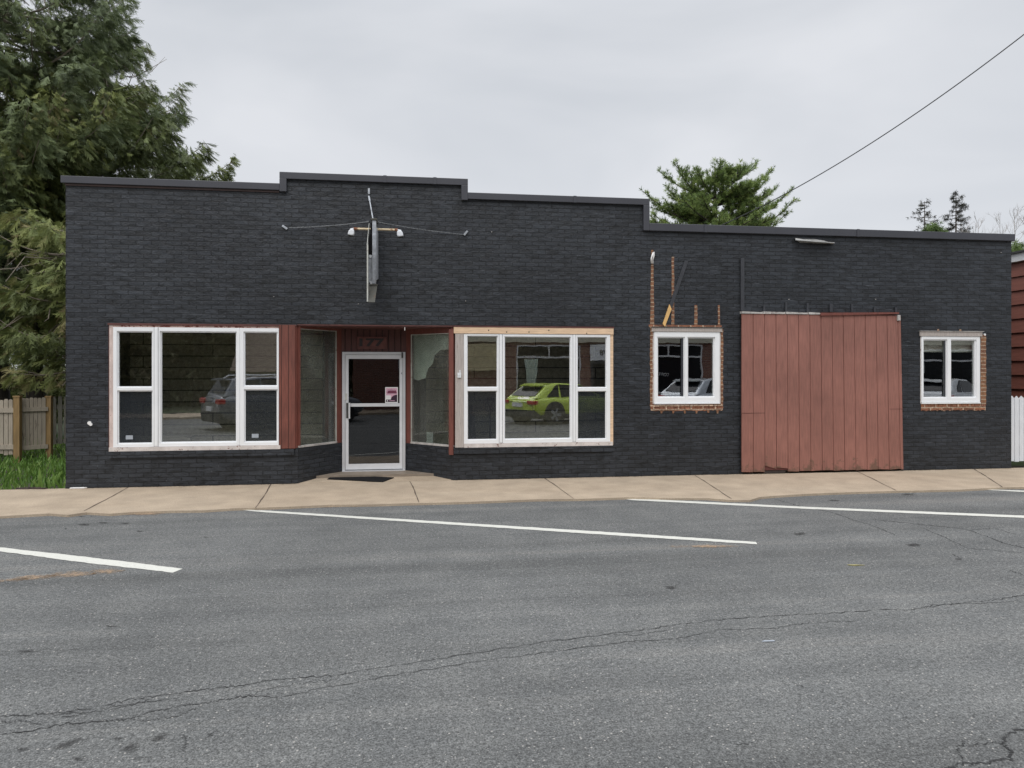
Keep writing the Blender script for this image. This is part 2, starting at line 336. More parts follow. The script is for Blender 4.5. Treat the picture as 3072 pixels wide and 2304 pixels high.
    def build(s, name, mats, parent=None, smooth=False, weld=True, local=False, bevel=0):
        me = bpy.data.meshes.new(name); me.from_pydata(s.v, [], s.f)
        mats = [mats] if isinstance(mats, str) else mats
        for m in mats: me.materials.append(MATS[m])
        me.polygons.foreach_set('material_index', s.m)
        uvs = me.uv_layers.new(name='UVMap'); arr = np.zeros(len(me.loops) * 2, np.float32)
        co_ = np.array(s.v, np.float32).reshape(-1, 3)
        for p in me.polygons:
            n = p.normal
            if abs(n.z) > .75: tx, ty = (1, 0, 0), (0, 1, 0)
            else:
                tl = math.hypot(n.x, n.y) or 1; tx = (-n.y / tl, n.x / tl, 0); ty = (0, 0, 1)
            for li in p.loop_indices:
                q = co_[me.loops[li].vertex_index]; arr[2 * li] = q[0] * tx[0] + q[1] * tx[1]; arr[2 * li + 1] = q[0] * ty[0] + q[1] * ty[1] + q[2] * ty[2]
        uvs.data.foreach_set('uv', arr)
        if s.rim is not None:
            at = me.attributes.new('rim', 'FLOAT', 'POINT'); at.data.foreach_set('value', np.array(s.rim, np.float32))
        if smooth: me.polygons.foreach_set('use_smooth', [True] * len(me.polygons))
        me.update()
        o = bpy.data.objects.new(name, me); COL.objects.link(o); attach(o, parent, local)
        if bevel:
            b = o.modifiers.new('bevel', 'BEVEL'); b.width = bevel; b.segments = 2; b.limit_method = 'ANGLE'
        return o
def attach(o, parent, local=False):
    ORIG[o.name] = np.zeros(3)
    if parent is not None:
        o.parent = parent
        if not local: o.location = -ORIG.get(parent.name, np.zeros(3))
def thing(name, label, cat, loc=(0, 0, 0), rz=0, group=None):
    o = bpy.data.objects.new(name, None); COL.objects.link(o); o.location = loc; o.rotation_euler = (0, 0, rz); o.empty_display_size = .2
    ORIG[o.name] = np.array(loc, float); return tag(o, label, cat, group)
def tag(o, label=None, cat=None, group=None, kind=None):
    if label: o['label'] = label
    if cat: o['category'] = cat
    if group: o['group'] = group
    if kind: o['kind'] = kind
    return o
def text_mb(txt, size, ext, x, y, z, flip=False, face=-1, bold=0.0):
    cu = bpy.data.curves.new('lettering', 'FONT'); cu.body = txt; cu.size = size; cu.extrude = ext; cu.align_x = 'CENTER'; cu.align_y = 'CENTER'; cu.offset = bold
    ob = bpy.data.objects.new('lettering', cu); COL.objects.link(ob); me = bpy.data.meshes.new_from_object(ob.evaluated_get(bpy.context.evaluated_depsgraph_get()))
    mb = MB(); mb.add([(x + (v.co.x if face < 0 else -v.co.x), y + face * v.co.z, z + v.co.y) for v in me.vertices], [tuple(p.vertices) for p in me.polygons])
    bpy.data.objects.remove(ob); bpy.data.curves.remove(cu); bpy.data.meshes.remove(me); return mb

# ------------------------------------------------------------------ world and sun
w = bpy.data.worlds.new('World'); S.world = w; w.use_nodes = True; nt = w.node_tree; nt.nodes.clear()
SUN_EL, SUN_AZ = R_(52), R_(200)     # azimuth the light comes from: from behind the camera, a little to its left
def wn(t, **k):
    x = nt.nodes.new(t)
    for a, b in k.items(): setattr(x, a, b)
    return x
out = wn('ShaderNodeOutputWorld'); sky = wn('ShaderNodeTexSky', sky_type='NISHITA', sun_disc=False, sun_elevation=SUN_EL, sun_rotation=SUN_AZ)
b1 = wn('ShaderNodeBackground'); b1.inputs[1].default_value = .1; nt.links.new(sky.outputs[0], b1.inputs[0])
tc = wn('ShaderNodeTexCoord'); sep = wn('ShaderNodeSeparateXYZ'); nt.links.new(tc.outputs['Generated'], sep.inputs[0])
mp = wn('ShaderNodeMapping'); mp.inputs['Scale'].default_value = (1, 1, 2.6); nt.links.new(tc.outputs['Generated'], mp.inputs[0])
nz = wn('ShaderNodeTexNoise'); nz.inputs['Scale'].default_value = 1.7; nz.inputs['Detail'].default_value = 4; nz.inputs['Roughness'].default_value = .48; nz.inputs['Distortion'].default_value = .5; nt.links.new(mp.outputs[0], nz.inputs[0])
cr = wn('ShaderNodeValToRGB'); nt.links.new(nz.outputs[0], cr.inputs[0])
cr.color_ramp.elements[0].position = .33; cr.color_ramp.elements[0].color = (.605, .635, .68, 1); cr.color_ramp.elements[1].position = .68; cr.color_ramp.elements[1].color = (.79, .805, .84, 1)
zr = wn('ShaderNodeMapRange', interpolation_type='SMOOTHSTEP'); nt.links.new(sep.outputs[2], zr.inputs[0])
for i, v in ((1, .42), (2, .95), (3, 1.0), (4, 2.9)): zr.inputs[i].default_value = v       # an overcast sky is brightest overhead
b2 = wn('ShaderNodeBackground'); nt.links.new(cr.outputs[0], b2.inputs[0]); nt.links.new(zr.outputs[0], b2.inputs[1])
mx = wn('ShaderNodeMixShader'); mx.inputs[0].default_value = .93; nt.links.new(b1.outputs[0], mx.inputs[1]); nt.links.new(b2.outputs[0], mx.inputs[2]); nt.links.new(mx.outputs[0], out.inputs[0])
sl = bpy.data.lights.new('sun', 'SUN'); sl.energy = 1.5; sl.angle = R_(50); sl.color = (1, .965, .92); so = bpy.data.objects.new('sun', sl); COL.objects.link(so)
d = Vector((math.sin(SUN_AZ) * math.cos(SUN_EL), math.cos(SUN_AZ) * math.cos(SUN_EL), math.sin(SUN_EL))); so.rotation_euler = d.to_track_quat('Z', 'Y').to_euler(); so.location = (0, -10, 30)
S.view_settings.view_transform = 'Standard'; S.view_settings.look = 'None'; S.view_settings.exposure = 0; S.view_settings.gamma = 1
S.render.engine = 'CYCLES'; S.cycles.max_bounces = 8; S.cycles.transparent_max_bounces = 16; S.cycles.use_denoising = True; S.cycles.denoiser = 'OPENIMAGEDENOISE'; S.cycles.denoising_input_passes = 'RGB_ALBEDO_NORMAL'; S.cycles.denoising_prefilter = 'NONE'; S.cycles.use_adaptive_sampling = False; S.cycles.sample_clamp_indirect = 2.0

# ------------------------------------------------------------------ ground, sidewalk, road
MB().add([(-500, -500, -.09), (500, -500, -.09), (500, 900, -.09), (-500, 900, -.09)], [(0, 1, 2, 3)])
gm = MB(); gm.add([(-400, -.0, -.06), (400, -.0, -.06), (400, 900, -.06), (-400, 900, -.06)], [(0, 1, 2, 3)]); tag(gm.build('ground', 'soil'), kind='structure')
edge = [(0, 1549), (150, 1541), (205, 1544), (260, 1538), (330, 1541), (400, 1536), (520, 1533), (610, 1531), (700, 1526), (850, 1521), (1000, 1515), (1120, 1514), (1220, 1510), (1400, 1505), (1600, 1499), (1750, 1497), (1900, 1491), (2020, 1493), (2120, 1494), (2190, 1500), (2250, 1499), (2280, 1492),
        (2330, 1486), (2420, 1482), (2500, 1479), (2600, 1476), (2700, 1473), (2880, 1468), (3000, 1463), (3072, 1461)]
ep = [G(a, b + random.uniform(-1.2, 1.2)) for a, b in edge]
ep = [np.array([-60, ep[0][1], 0])] + ep + [np.array([60, ep[-1][1], 0])]
sw = MB()
for i in range(len(ep) - 1):
    a, b = ep[i], ep[i + 1]
    sw.add([(a[0], a[1], 0), (b[0], b[1], 0), (b[0], .02, 0), (a[0], .02, 0)], [(0, 1, 2, 3)]); sw.add([(a[0], a[1], -.08), (b[0], b[1], -.08), (b[0], b[1], 0), (a[0], a[1], 0)], [(0, 1, 2, 3)])
def ribbon(mb, pts, wd, z, mi, jit=.0, sub=1, rim=None, taper=True):
    P2 = []
    for i in range(len(pts) - 1):
        for k in range(sub): P2.append(pts[i] + (pts[i + 1] - pts[i]) * k / sub)
    P2.append(pts[-1]); n = len(P2); vs = []
    for i, p in enumerate(P2):
        d = P2[min(i + 1, n - 1)] - P2[max(i - 1, 0)]; d = d / (np.linalg.norm(d) + 1e-9); nn = np.array([-d[1], d[0], 0]); ww = wd * (random.uniform(.45, 1.3) if jit else 1)
        if taper and i in (0, n - 1): ww *= .15
        c = p + nn * random.uniform(-jit, jit); vs += [(*(c - nn * ww / 2)[:2], z), (*(c + nn * ww / 2)[:2], z)]
    mb.add(vs, [(2 * i, 2 * i + 2, 2 * i + 3, 2 * i + 1) for i in range(n - 1)], mi)
    if rim is not None: rim += [.95] * len(vs)
for bk, fr in (((354, 1475), (250, 1534)), ((812, 1453), (766, 1525)), ((1229, 1448), (1257, 1508)), ((1625, 1428), (1722, 1497)), ((2080, 1424), (2195, 1497)), ((2560, 1412), (2690, 1472)), ((2905, 1404), (3010, 1462))):
    a, b = G(*bk), G(*fr); a[1] = -.005; b[1] += .02; ribbon(sw, [a, a * .6 + b * .4 + np.array([.01, 0, 0]), b], .016, .0035, 1, .004, 6, taper=False)
for x in (-12.3, -9.8, 14.2, 16.8): sw.box(x, x + .014, -1.7, 0, 0, .0035, 1)
# sloped slab of the recessed entrance
xl, xr, xdl, xdr, RD = FX(893), FX(1354), FX(1027, .75), FX(1216, .75), .75
tag(sw.build('sidewalk', ['tan concrete', 'concrete joint']), kind='structure')
es = MB(); es.add([(xl, .021, .004), (xr, .021, .004), (xdr + .2, .95, .09), (xdl - .2, .95, .09), (xl, .021, -.05), (xr, .021, -.05), (xdr + .2, .95, -.05), (xdl - .2, .95, -.05)],
                  [(0, 1, 2, 3), (4, 5, 1, 0), (5, 6, 2, 1), (6, 7, 3, 2), (7, 4, 0, 3)]); tag(es.build('entrance_slab', 'tan concrete'), kind='structure')
RZ = -.03
rd = MB(); rd.add([(-400, -400, RZ), (400, -400, RZ), (400, -.5, RZ), (-400, -.5, RZ)], [(0, 1, 2, 3)])
road = tag(rd.build('road', 'asphalt'), kind='structure')
def line(px):
    top = [G(a, b, RZ) for a, b in px]; m = MB(); n = len(top)
    # subdivide the long sides and roughen them a little
    out = []
    for i in range(n):
        a, b = top[i], top[(i + 1) % n]; L = np.linalg.norm(b - a); k = max(1, int(L / .06))
        for j in range(k):
            p = a + (b - a) * j / k; out.append(p + np.array([random.uniform(-.006, .006), random.uniform(-.006, .006), 0]))
    m.add([(p[0], p[1], RZ + .004) for p in out], [tuple(range(len(out)))]); return m.build('parking_line', 'line paint', road)
line([(-420, 1592), (0, 1655), (253, 1689), (519, 1719), (550, 1707), (253, 1671), (0, 1643), (-420, 1583)])
line([(702, 1529), (800, 1538), (1900, 1610.6), (2274, 1634), (2266, 1626.5), (1900, 1602), (800, 1532.5)])
line([(1844, 1494.5), (1900, 1501.5), (2424, 1527.5), (3072, 1554.5), (3500, 1572), (3500, 1564), (3072, 1547.5), (2424, 1521.5), (1900, 1496)])
line([(2883, 1466.5), (3072, 1476.5), (3500, 1497), (3500, 1492), (3072, 1472.5)])
def R5(l): return [G(1900 + a / 1.887, 1450 + b / 1.887, RZ) for a, b in l]
def R6(l): return [G(a / 2.212, 1900 + b / 2.212, RZ) for a, b in l]
cr_ = MB(); rim = []
for pts, wd in ((R6([(0, 555), (130, 545), (400, 530), (640, 490), (900, 435), (1150, 405), (1400, 370), (1600, 350), (1800, 310), (2000, 295), (2212, 280)]), .016), (R6([(0, 590), (130, 585), (300, 600)]), .012),
                (R6([(0, 680), (300, 630), (450, 600), (700, 580), (850, 570), (1000, 525), (1200, 480), (1400, 460), (1500, 440), (1650, 415), (1860, 425)]), .018), (R6([(400, 560), (520, 545), (750, 490), (1000, 455), (1200, 425)]), .011),
                (R6([(300, 545), (700, 520), (1000, 440)]), .009), (R6([(1650, 415), (1800, 365), (2000, 330), (2212, 315)]), .010), (R6([(870, 570), (950, 578), (1050, 572), (1200, 545), (1300, 495)]), .012),
                (R6([(1210, 690), (1250, 700), (1225, 760), (1220, 790)]), .012), (R6([(1380, 695), (1420, 650)]), .012),
                (R5([(-1698, 1089), (-1321, 1028), (-906, 962), (-472, 896), (0, 838), (250, 800), (520, 770), (900, 745), (1150, 735), (1400, 715), (1560, 720), (1700, 690), (1950, 670), (2050, 660), (2212, 635), (2500, 600)]), .014),
                (R5([(-1998, 1211), (-1510, 1113), (-943, 1019), (-472, 953), (0, 895), (240, 880), (500, 830), (800, 822), (1000, 790), (1250, 780)]), .011), (R5([(-300, 850), (0, 862), (200, 835)]), .010), (R5([(1560, 715), (1760, 690), (2212, 668)]), .01),
                (R5([(800, 90), (960, 135), (1130, 165), (1250, 210), (1340, 235), (1500, 300)]), .020), (R5([(1350, 205), (1600, 230), (1800, 250), (1900, 265), (2000, 300), (2100, 340), (2212, 365), (2500, 420)]), .024),
                (R5([(1900, 265), (2050, 255), (2170, 292)]), .018), (R5([(1650, 260), (1750, 300), (1900, 370), (2212, 395)]), .016), (R5([(2120, 490), (2212, 520)]), .014), (R5([(1800, 400), (1860, 430)]), .014),
                (R5([(2300, 1370), (2212, 1392), (2110, 1420), (2085, 1470), (2130, 1510), (2145, 1560), (1960, 1585), (1830, 1590), (1760, 1625), (1700, 1700)]), .022), (R5([(2085, 1470), (2040, 1470), (1900, 1480)]), .012), (R5([(1880, 1460), (1840, 1500), (1850, 1560)]), .011),
                (R5([(560, 1485), (720, 1465)]), .010), (R5([(900, 1130), (990, 1165)]), .009)):
    ribbon(cr_, pts, wd * .55, RZ + .003, 0, .013, 11, rim)
cr_.rim = rim; cr_.build('crack_network', 'crack', road)
def blob(mb, rim, c, u, v, z, n=22):
    vs = [(c[0], c[1], z)]; r = [1.0]
    for ring, val in ((.55, .62), (1.0, .0)):
        for i in range(n):
            a = 2 * math.pi * i / n; p = c + (u * math.cos(a) + v * math.sin(a)) * ring * random.uniform(.8, 1.15); vs.append((p[0], p[1], z)); r.append(val)
    fs = [(0, 1 + i, 1 + (i + 1) % n) for i in range(n)] + [(1 + i, 1 + n + i, 1 + n + (i + 1) % n, 1 + (i + 1) % n) for i in range(n)]
    mb.add(vs, fs); rim += r
st = MB(); rim = []
def spot(cx, cy, wx, wy):
    c = G(cx, cy, RZ); u = G(cx + wx, cy, RZ) - c; v = G(cx, cy - wy, RZ) - c; blob(st, rim, c, u * 1.35, v * 1.5, RZ + .003)
def spot_tilt(cx, cy, wx, wy, dy):
    c = G(cx, cy, RZ); u = G(cx + wx, cy - dy, RZ) - c; v = G(cx, cy - wy, RZ) - c; blob(st, rim, c, u * 1.35, v * 1.5, RZ + .003)
for x, y, a, b, dy in ((430, 745, 140, 20, 45), (860, 755, 75, 28, 12), (1065, 690, 65, 20, 18), (1330, 600, 26, 14, 4), (150, 775, 50, 14, 8), (520, 835, 55, 10, 0), (790, 700, 45, 10, 4), (940, 828, 50, 6, 4)):
    spot_tilt(x / 2.212, 1900 + y / 2.212, a / 2.212, b / 2.212, dy / 2.212)
for x, y, a, b in ((690, 482, 55, 10), (1045, 473, 42, 7), (855, 468, 50, 5), (1160, 537, 30, 5), (1710, 588, 35, 6), (545, 518, 10, 5), (930, 1327, 60, 7), (215, 1535, 90, 12), (680, 414, 25, 4), (760, 412, 25, 4)): spot(x / 2.765, 1400 + y / 2.765, a / 2.765, b / 2.765)
for x, y, a, b in ((1590, 350, 45, 8), (940, 288, 40, 8), (210, 592, 45, 10), (1840, 430, 25, 8), (1550, 63, 50, 6), (1130, 98, 40, 4)): spot(1900 + x / 1.887, 1450 + y / 1.887, a / 1.887, b / 1.887)
st.rim = rim; st.build('oil_stain', 'oil stain', road)
sd = MB(); rim = []
for x, y, a, b, dy in ((60, 945, 220, 16, 14), (300, 920, 260, 24, 18), (600, 895, 260, 26, 22), (880, 870, 190, 24, 12), (1000, 866, 60, 10, 4), (1200, 392, 220, 14, 6)):
    c = G(x / 2.765, 1400 + y / 2.765, RZ); u = G((x + a) / 2.765, 1400 + (y - dy) / 2.765, RZ) - c; v = G(x / 2.765, 1400 + (y - b) / 2.765, RZ) - c; blob(sd, rim, c, u * 1.2, v * 1.3, RZ + .005)
for x, y, a, b in ((2200, 1494, 90, 5), (2480, 1480, 120, 4), (1000, 1519, 160, 5), (2120, 1640, 150, 6)): c = G(x, y, RZ); blob(sd, rim, c, G(x + a, y, RZ) - c, G(x, y - b, RZ) - c, RZ + .005)
sd.rim = rim; tag(sd.build('sand_streak', 'sand', road))
gr_ = MB(); rim = []
def grime(x0, x1, y0, y1):
    n = max(2, int((x1 - x0) / .05)); vs = []
    for i in range(n + 1): x = x0 + (x1 - x0) * i / n; vs += [(x, y0, .0045), (x, y0 - (y0 - y1) * .4, .0045), (x, y1 - random.uniform(0, .03), .0045)]; rim.extend([.9, .55, .0])
    gr_.add(vs, [f for i in range(n) for f in ((3 * i, 3 * i + 1, 3 * i + 4, 3 * i + 3), (3 * i + 1, 3 * i + 2, 3 * i + 5, 3 * i + 4))])
grime(FX(199), FX(888), -.002, -.09); grime(FX(1358), FX(3030), -.002, -.09)
gr_.rim = rim; gr_.build('wall_foot_grime', 'grime', bpy.data.objects['sidewalk'])

# ------------------------------------------------------------------ the brick building
XL, XR = FX(197), FX(3034)
steps = [(XL, FX(840), FZ(500, 540)), (FX(840), FX(1403), FZ(1120, 528)), (FX(1403), FX(1946), FZ(1684, 589)), (FX(1946), XR, FZ(2500, 687.5))]
SOF = 2.45
B = thing('brick_shop', 'long single storey shop of black painted brick with a stepped parapet and a recessed entrance', 'building', (XL, 0, 0))
# openings in the front wall
def rect(x0, x1, y0, y1, y=0.0): xm = (x0 + x1) / 2; return (FX(x0, y), FX(x1, y), FZ(xm, y1, y), FZ(xm, y0, y))
oL = rect(329, 893, 972, 1348); oL = (oL[0], oL[1], oL[2], SOF)
oR = rect(1361, 1839, 987, 1338); oR = (oR[0], oR[1], oR[2], SOF)
rec = (oL[1], oR[0], -.1, SOF)
oA = rect(1958, 2162, 985, 1211); oB = rect(2761, 2941, 997, 1210)
oD = rect(2232, 2704, 945, 1418); oD = (oD[0], oD[1], -.1, oD[3])
wall = MB(); wall.grid([(a, b, -.06, z - .05) for a, b, z in steps], [oL, oR, rec, oA, oB, oD], 0, .28)
# low walls of the recess, splayed back to the door
hl = oL[2]; hr = oR[2]
def splay(x0, x1, h, th):
    d = np.array([x1 - x0, RD, 0]); n = np.array([-d[1], d[0], 0]) / np.linalg.norm(d); n = n if n[1] > 0 else -n
    a = np.array([x0, 0, -.06]); b = np.array([x1, RD, -.06]); wall.prism([a, b, b + n * th, a + n * th], (0, 0, h + .06))
splay(oL[1], xdl, hl, .2); splay(oR[0], xdr, hr, .2)
# rowlock ledges under the two display windows
for o, p in ((oL, (329, 1357, 1376)), (oR, (1361, 1339, 1355))):
    wall.box(o[0] - .0, o[1] - (.05 if o is oL else 0), -.035, .0, o[2] - .105, o[2] - .012)
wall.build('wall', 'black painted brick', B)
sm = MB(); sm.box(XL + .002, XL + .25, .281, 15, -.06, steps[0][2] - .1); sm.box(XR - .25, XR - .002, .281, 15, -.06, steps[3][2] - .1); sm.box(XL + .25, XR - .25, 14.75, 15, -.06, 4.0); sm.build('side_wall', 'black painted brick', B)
MB().box(XL + .25, XR - .25, .281, 14.75, 3.7, 3.85).build('roof', 'roofing', B)
# parapet capping: a flat band that follows the steps
CW = .105; cp = MB()
for i, (a, b, z) in enumerate(steps):
    x0 = a - (.05 if i == 0 else 0); x1 = b + (.03 if i == 3 else 0); d = .0015 * i
    zl = z - CW + (-.02 if i == 3 else 0)
    cp.box(x0 - (.0 if i != 1 else .0), x1, -.05 - d, .33, zl, z)
for j, (hi, lo) in enumerate(((1, 0), (1, 2), (2, 3))):
    xe = steps[1][0] if j == 0 else steps[1][1] if j == 1 else steps[2][1]; s = 1 if j == 0 else -1
    cp.box(xe, xe + s * CW, -.054, .33, steps[lo][2] - CW - .02, steps[hi][2] - CW + .001)
cp.build('parapet_cap', 'cap metal', B, bevel=.006)
tb = MB(); tb.box(XL + .0, steps[0][1] - .01, -.022, 0, steps[0][2] - CW - .03, steps[0][2] - CW - .002); tb.build('cap_batten', 'batten brown', B)
for p, i in ((1150, 1), (1300, 1), (1720, 2), (2112, 3), (2570, 3)): x = FX(p, -.05); sj = MB(); sj.box(x, x + .05, -.0585 - .002 * i, -.05, steps[i][2] - CW - (.02 if i == 3 else 0) - .002, steps[i][2] + .002); sj.build('cap_joint', 'cap metal', B)

def window(name, parent, frame_rect, holes, units=(), yf=-.02, yb=.07, bead=.018, seams=(), screen=(), label=None, glassm='window glass'):
    """one vinyl window: frame with stepped sash beads, one pane per opening"""
    m = MB(); big = [(a - bead, b + bead, c - bead, d + bead) for a, b, c, d in holes]; m.grid([frame_rect], big, yf, yb)
    for h, g in zip(holes, big): m.grid([g], [h], yf + .022, yb - .02)
    for x in seams: m.box(x - .003, x + .003, yf - .0035, yf + .001, frame_rect[2], frame_rect[3], 1)
    for x, wd in units: m.box(x - wd / 2, x + wd / 2, yf - .008, yf - .0002, frame_rect[2] + .012, frame_rect[3] - .012, 0)
    o = m.build(name, ['white vinyl', 'vinyl seam'], parent, bevel=.003)
    if label: o['label'] = label
    for i, (a, b, c, d) in enumerate(holes):
        MB().pane(a - .005, b + .005, yf + .045, yf + .051, c - .005, d + .005).build('pane', [glassm, 'clear glass'], o)
        if i in screen: MB().box(a, b, yf + .034, yf + .035, c, d).build('insect_screen', 'insect screen', o)
    return o
def pane(x0, x1, y0, y1, y=0.0): return rect(x0, x1, y0, y1, y)
# display window of the left bay
L = rect(341, 837, 983, 1338); L = (L[0], L[1], L[2], L[3])
pL = [pane(355.6, 455.4, 997, 1159), pane(357, 455.6, 1174.6, 1330), pane(484.4, 707.7, 997.8, 1324), pane(735, 830, 998.6, 1155.6), pane(736.5, 830, 1171, 1323)]
pL[1] = (pL[1][0], pL[1][1], pL[4][2], pL[1][3]); pL[2] = (pL[2][0], pL[2][1], pL[4][2] + .005, pL[2][3])
wL = window('display_window', B, L, pL, seams=(FX(464), FX(476), FX(718.5)), screen=(1, 4), units=((FX(470), .05), (FX(716), .035)))
q = MB(); q.box(oL[0], L[0] - .003, -.012, .08, oL[2], L[3] + .03); q.build('jamb_trim', 'pale trim', B); MB().box(oL[0] - .012, oL[0] - .001, -.008, .05, oL[2] - .01, L[3] + .03).build('jamb_edge', 'red trim dark', B)
q = MB(); q.box(oL[0] - .02, FX(890), -.026, .06, L[3] + .03, SOF + .004); q.build('head_trim', 'red trim dark', B)
q = MB(); q.box(L[0] - .002, FX(838), -.010, .06, L[3] + .002, L[3] + .0298); q.build('head_batten', 'pink trim', B)
q = MB(); q.box(oL[0], FX(842), -.03, .09, oL[2] - .01, L[2] - .002); q.build('sill', 'peeling white', B)
for p in pL[1], pL[4]: x = p[0] + .07 + .02; MB().box(x, x + .1, .012, .0135, p[2] + .05, p[2] + .11).build('sticker', 'sticker', wL)
# red board pier between the left bay and the entrance
q = MB(); q.box(FX(838.5), FX(886), -.028, .1, oL[2] - .004, SOF - .002); q.build('board_pier', 'red pier', B)
q = MB(); a = np.array([FX(886.3), -.022, oL[2]]); b = np.array([FX(899), .075, oL[2]]); q.prism([a, b, b + np.array([-.06, .02, 0]), a + np.array([0, .09, 0])], (0, 0, SOF - oL[2] - .004)); q.build('pier_edge', 'red trim', B)
# right bay
Rr = rect(1391.5, 1829.6, 1003, 1327.5)
pR = [pane(1402.9, 1490.5, 1009.4, 1160.2), pane(1403.7, 1488.6, 1174.3, 1317), pane(1515, 1709.7, 1012, 1314.8), pane(1733.3, 1817.4, 1012.9, 1161), pane(1734, 1816, 1174.8, 1315)]
wR = window('display_window', B, Rr, pR, seams=(FX(1497), FX(1507), FX(1718), FX(1726)), screen=(1, 4), units=((FX(1502), .045), (FX(1722), .04)), bead=.012)
q = MB(); q.box(FX(1361), oR[1], -.03, .06, Rr[3] + .006, SOF - .012); q.build('head_board', 'pine', B)
q = MB(); q.box(FX(1361), oR[1] + .01, -.034, .06, SOF - .011, SOF + .012); q.build('head_trim', 'red trim dark', B)
q = MB(); q.box(Rr[1] + .003, oR[1], -.012, .08, oR[2], Rr[3] + .005); q.build('jamb_board', 'pine', B)
q = MB(); q.box(FX(1365.5), Rr[0] - .003, -.024, .08, oR[2] - .004, Rr[3] + .005); q.build('jamb_post', 'grey wood', B)
q = MB(); q.box(Rr[0], oR[1] - .01, -.028, .09, oR[2] - .008, Rr[2] - .002); q.build('sill', 'peeling white', B)
q = MB(); q.box(FX(1346.5), FX(1360), -.02, .06, oR[2] - .12, SOF - .05); q.build('corner_post', 'red trim', B)
for px_, py_ in ((1466, 991), (1520, 996), (1587, 996), (1646.5, 991), (1760, 1000)):
    q = MB(); x, z = FX(px_, -.03), FZ(px_, py_, -.03); q.tube([(x, -.0312, z), (x, -.0295, z)], .011, 8); q.build('nail_hole', 'dark wood', B)
# switch bracket on the grey post
q = MB(); x, z = FX(1378, -.03), FZ(1378, 1124, -.03); q.box(x - .03, x + .028, -.045, -.0242, z - .05, z + .03); q.box(x + .0, x + .02, -.036, -.0242, z + .03, z + .075); q.tube([(x - .005, -.05, z - .01), (x - .005, -.03, z - .01)], .014); q.build('switch_plate', 'white plastic', B, bevel=.006)
# CLOSED lettering on the middle pane
c = (FX(1571, .02), FZ(1571, 1194, .02)); lw = FX(1588, .02) - FX(1553, .02)
tm = text_mb('CLOSED', .048, .0008, c[0], .0235, c[1], bold=.0022); tv = np.array(tm.v); k = lw / (tv[:, 0].max() - tv[:, 0].min()); tm.v = [((p[0] - c[0]) * k + c[0], p[1], p[2]) for p in tm.v]; tm.build('closed_lettering', 'paper', wR)
# two small sliding windows
def slider(fr, panes, name='sliding_window', mull=None):
    o = window(name, B, fr, panes, yf=-.012, yb=.09, bead=.02); return o
A = rect(1962, 2158, 996, 1209); pA = [pane(1974.6, 2050.5, 1014, 1189), pane(2065, 2141, 1014, 1189.5)]; pA = [(p[0], p[1], pA[0][2], pA[0][3]) for p in pA]
wA = slider(A, pA)
mk = MB(); mk.box(pA[0][1] - .035, pA[0][1], .006, .0175, pA[0][2], pA[0][3]); mk.build('sash_stile', 'timber black', wA)
Bq = rect(2763, 2938, 1009.5, 1206.5); pB = [pane(2772, 2837.5, 1021.5, 1190.5), pane(2854.5, 2925, 1021, 1190.5)]; pB = [(p[0], p[1], pB[0][2], pB[0][3]) for p in pB]
wB = slider(Bq, pB)
mk = MB(); mk.box(pB[0][1] - .03, pB[0][1], .006, .0175, pB[0][2], pB[0][3]); mk.build('sash_stile', 'timber black', wB)
for fr, op in ((A, oA), (Bq, oB)):
    q = MB(); q.box(op[0] - .02, op[1] + .02, -.024, .06, fr[3] + .004, op[3] + .012); q.build('head_board', 'grey wood', B)
    q = MB(); q.box(op[0] - .025, op[1] + .04, -.04, .0, op[3] + .013, op[3] + .022); q.build('lintel_flashing', 'dark steel' if op is oA else 'weathered edge', B)
    for x0, x1 in ((op[0], fr[0] - .003), (fr[1] + .003, op[1])):
        if x1 - x0 > .004: MB().box(x0, x1, .0, .08, op[2], fr[3]).build('jamb_trim', 'peeling white', B)
    q = MB(); q.box(fr[0] - .0, fr[1], -.03, .05, op[2] - .004, fr[2] - .003); q.build('sill', 'white vinyl', B)
# patches where the paint was stripped to bare brick (thin layer of raw brick face, ragged edge)
def ragged(px, py0, py1, hw0, hw1, n):
    """vertical strip following the brick courses"""
    m = MB(); z1, z0 = FZ(px, py0), FZ(px, py1); x = FX(px); sc = float(np.dot(F(px, 1000) - CAM, FW)) / FPX
    k = max(3, int((z1 - z0) / .034)); L_, R2 = [], []
    for i in range(k + 1):
        z = z0 + (z1 - z0) * i / k; hw = (hw0 + (hw1 - hw0) * i / k) * sc; L_.append((x - hw * random.uniform(.85, 1.2), -.0025, z)); R2.append((x + hw * random.uniform(.85, 1.2), -.0025, z))
    for i in range(k): m.add([L_[i], R2[i], R2[i + 1], L_[i + 1]], [(0, 1, 2, 3)])
    return m
def band(x0, x1, z0, z1, jit=.01):
    m = MB(); horiz = x1 - x0 > z1 - z0; k = max(4, int(max(x1 - x0, z1 - z0) / .035)); A_, B_ = [], []
    for i in range(k + 1):
        f = i / k
        if horiz: A_.append((x0 + (x1 - x0) * f, -.0025, z0 + random.uniform(-jit, jit))); B_.append((x0 + (x1 - x0) * f, -.0025, z1))
        else: A_.append((x0 + random.uniform(-jit, jit) * .7, -.0025, z0 + (z1 - z0) * f)); B_.append((x1 + random.uniform(-jit, jit) * .7, -.0025, z0 + (z1 - z0) * f))
    for i in range(k): m.add([A_[i], A_[i + 1], B_[i + 1], B_[i]] if horiz else [A_[i], B_[i], B_[i + 1], A_[i + 1]], [(0, 1, 2, 3)])
    return m
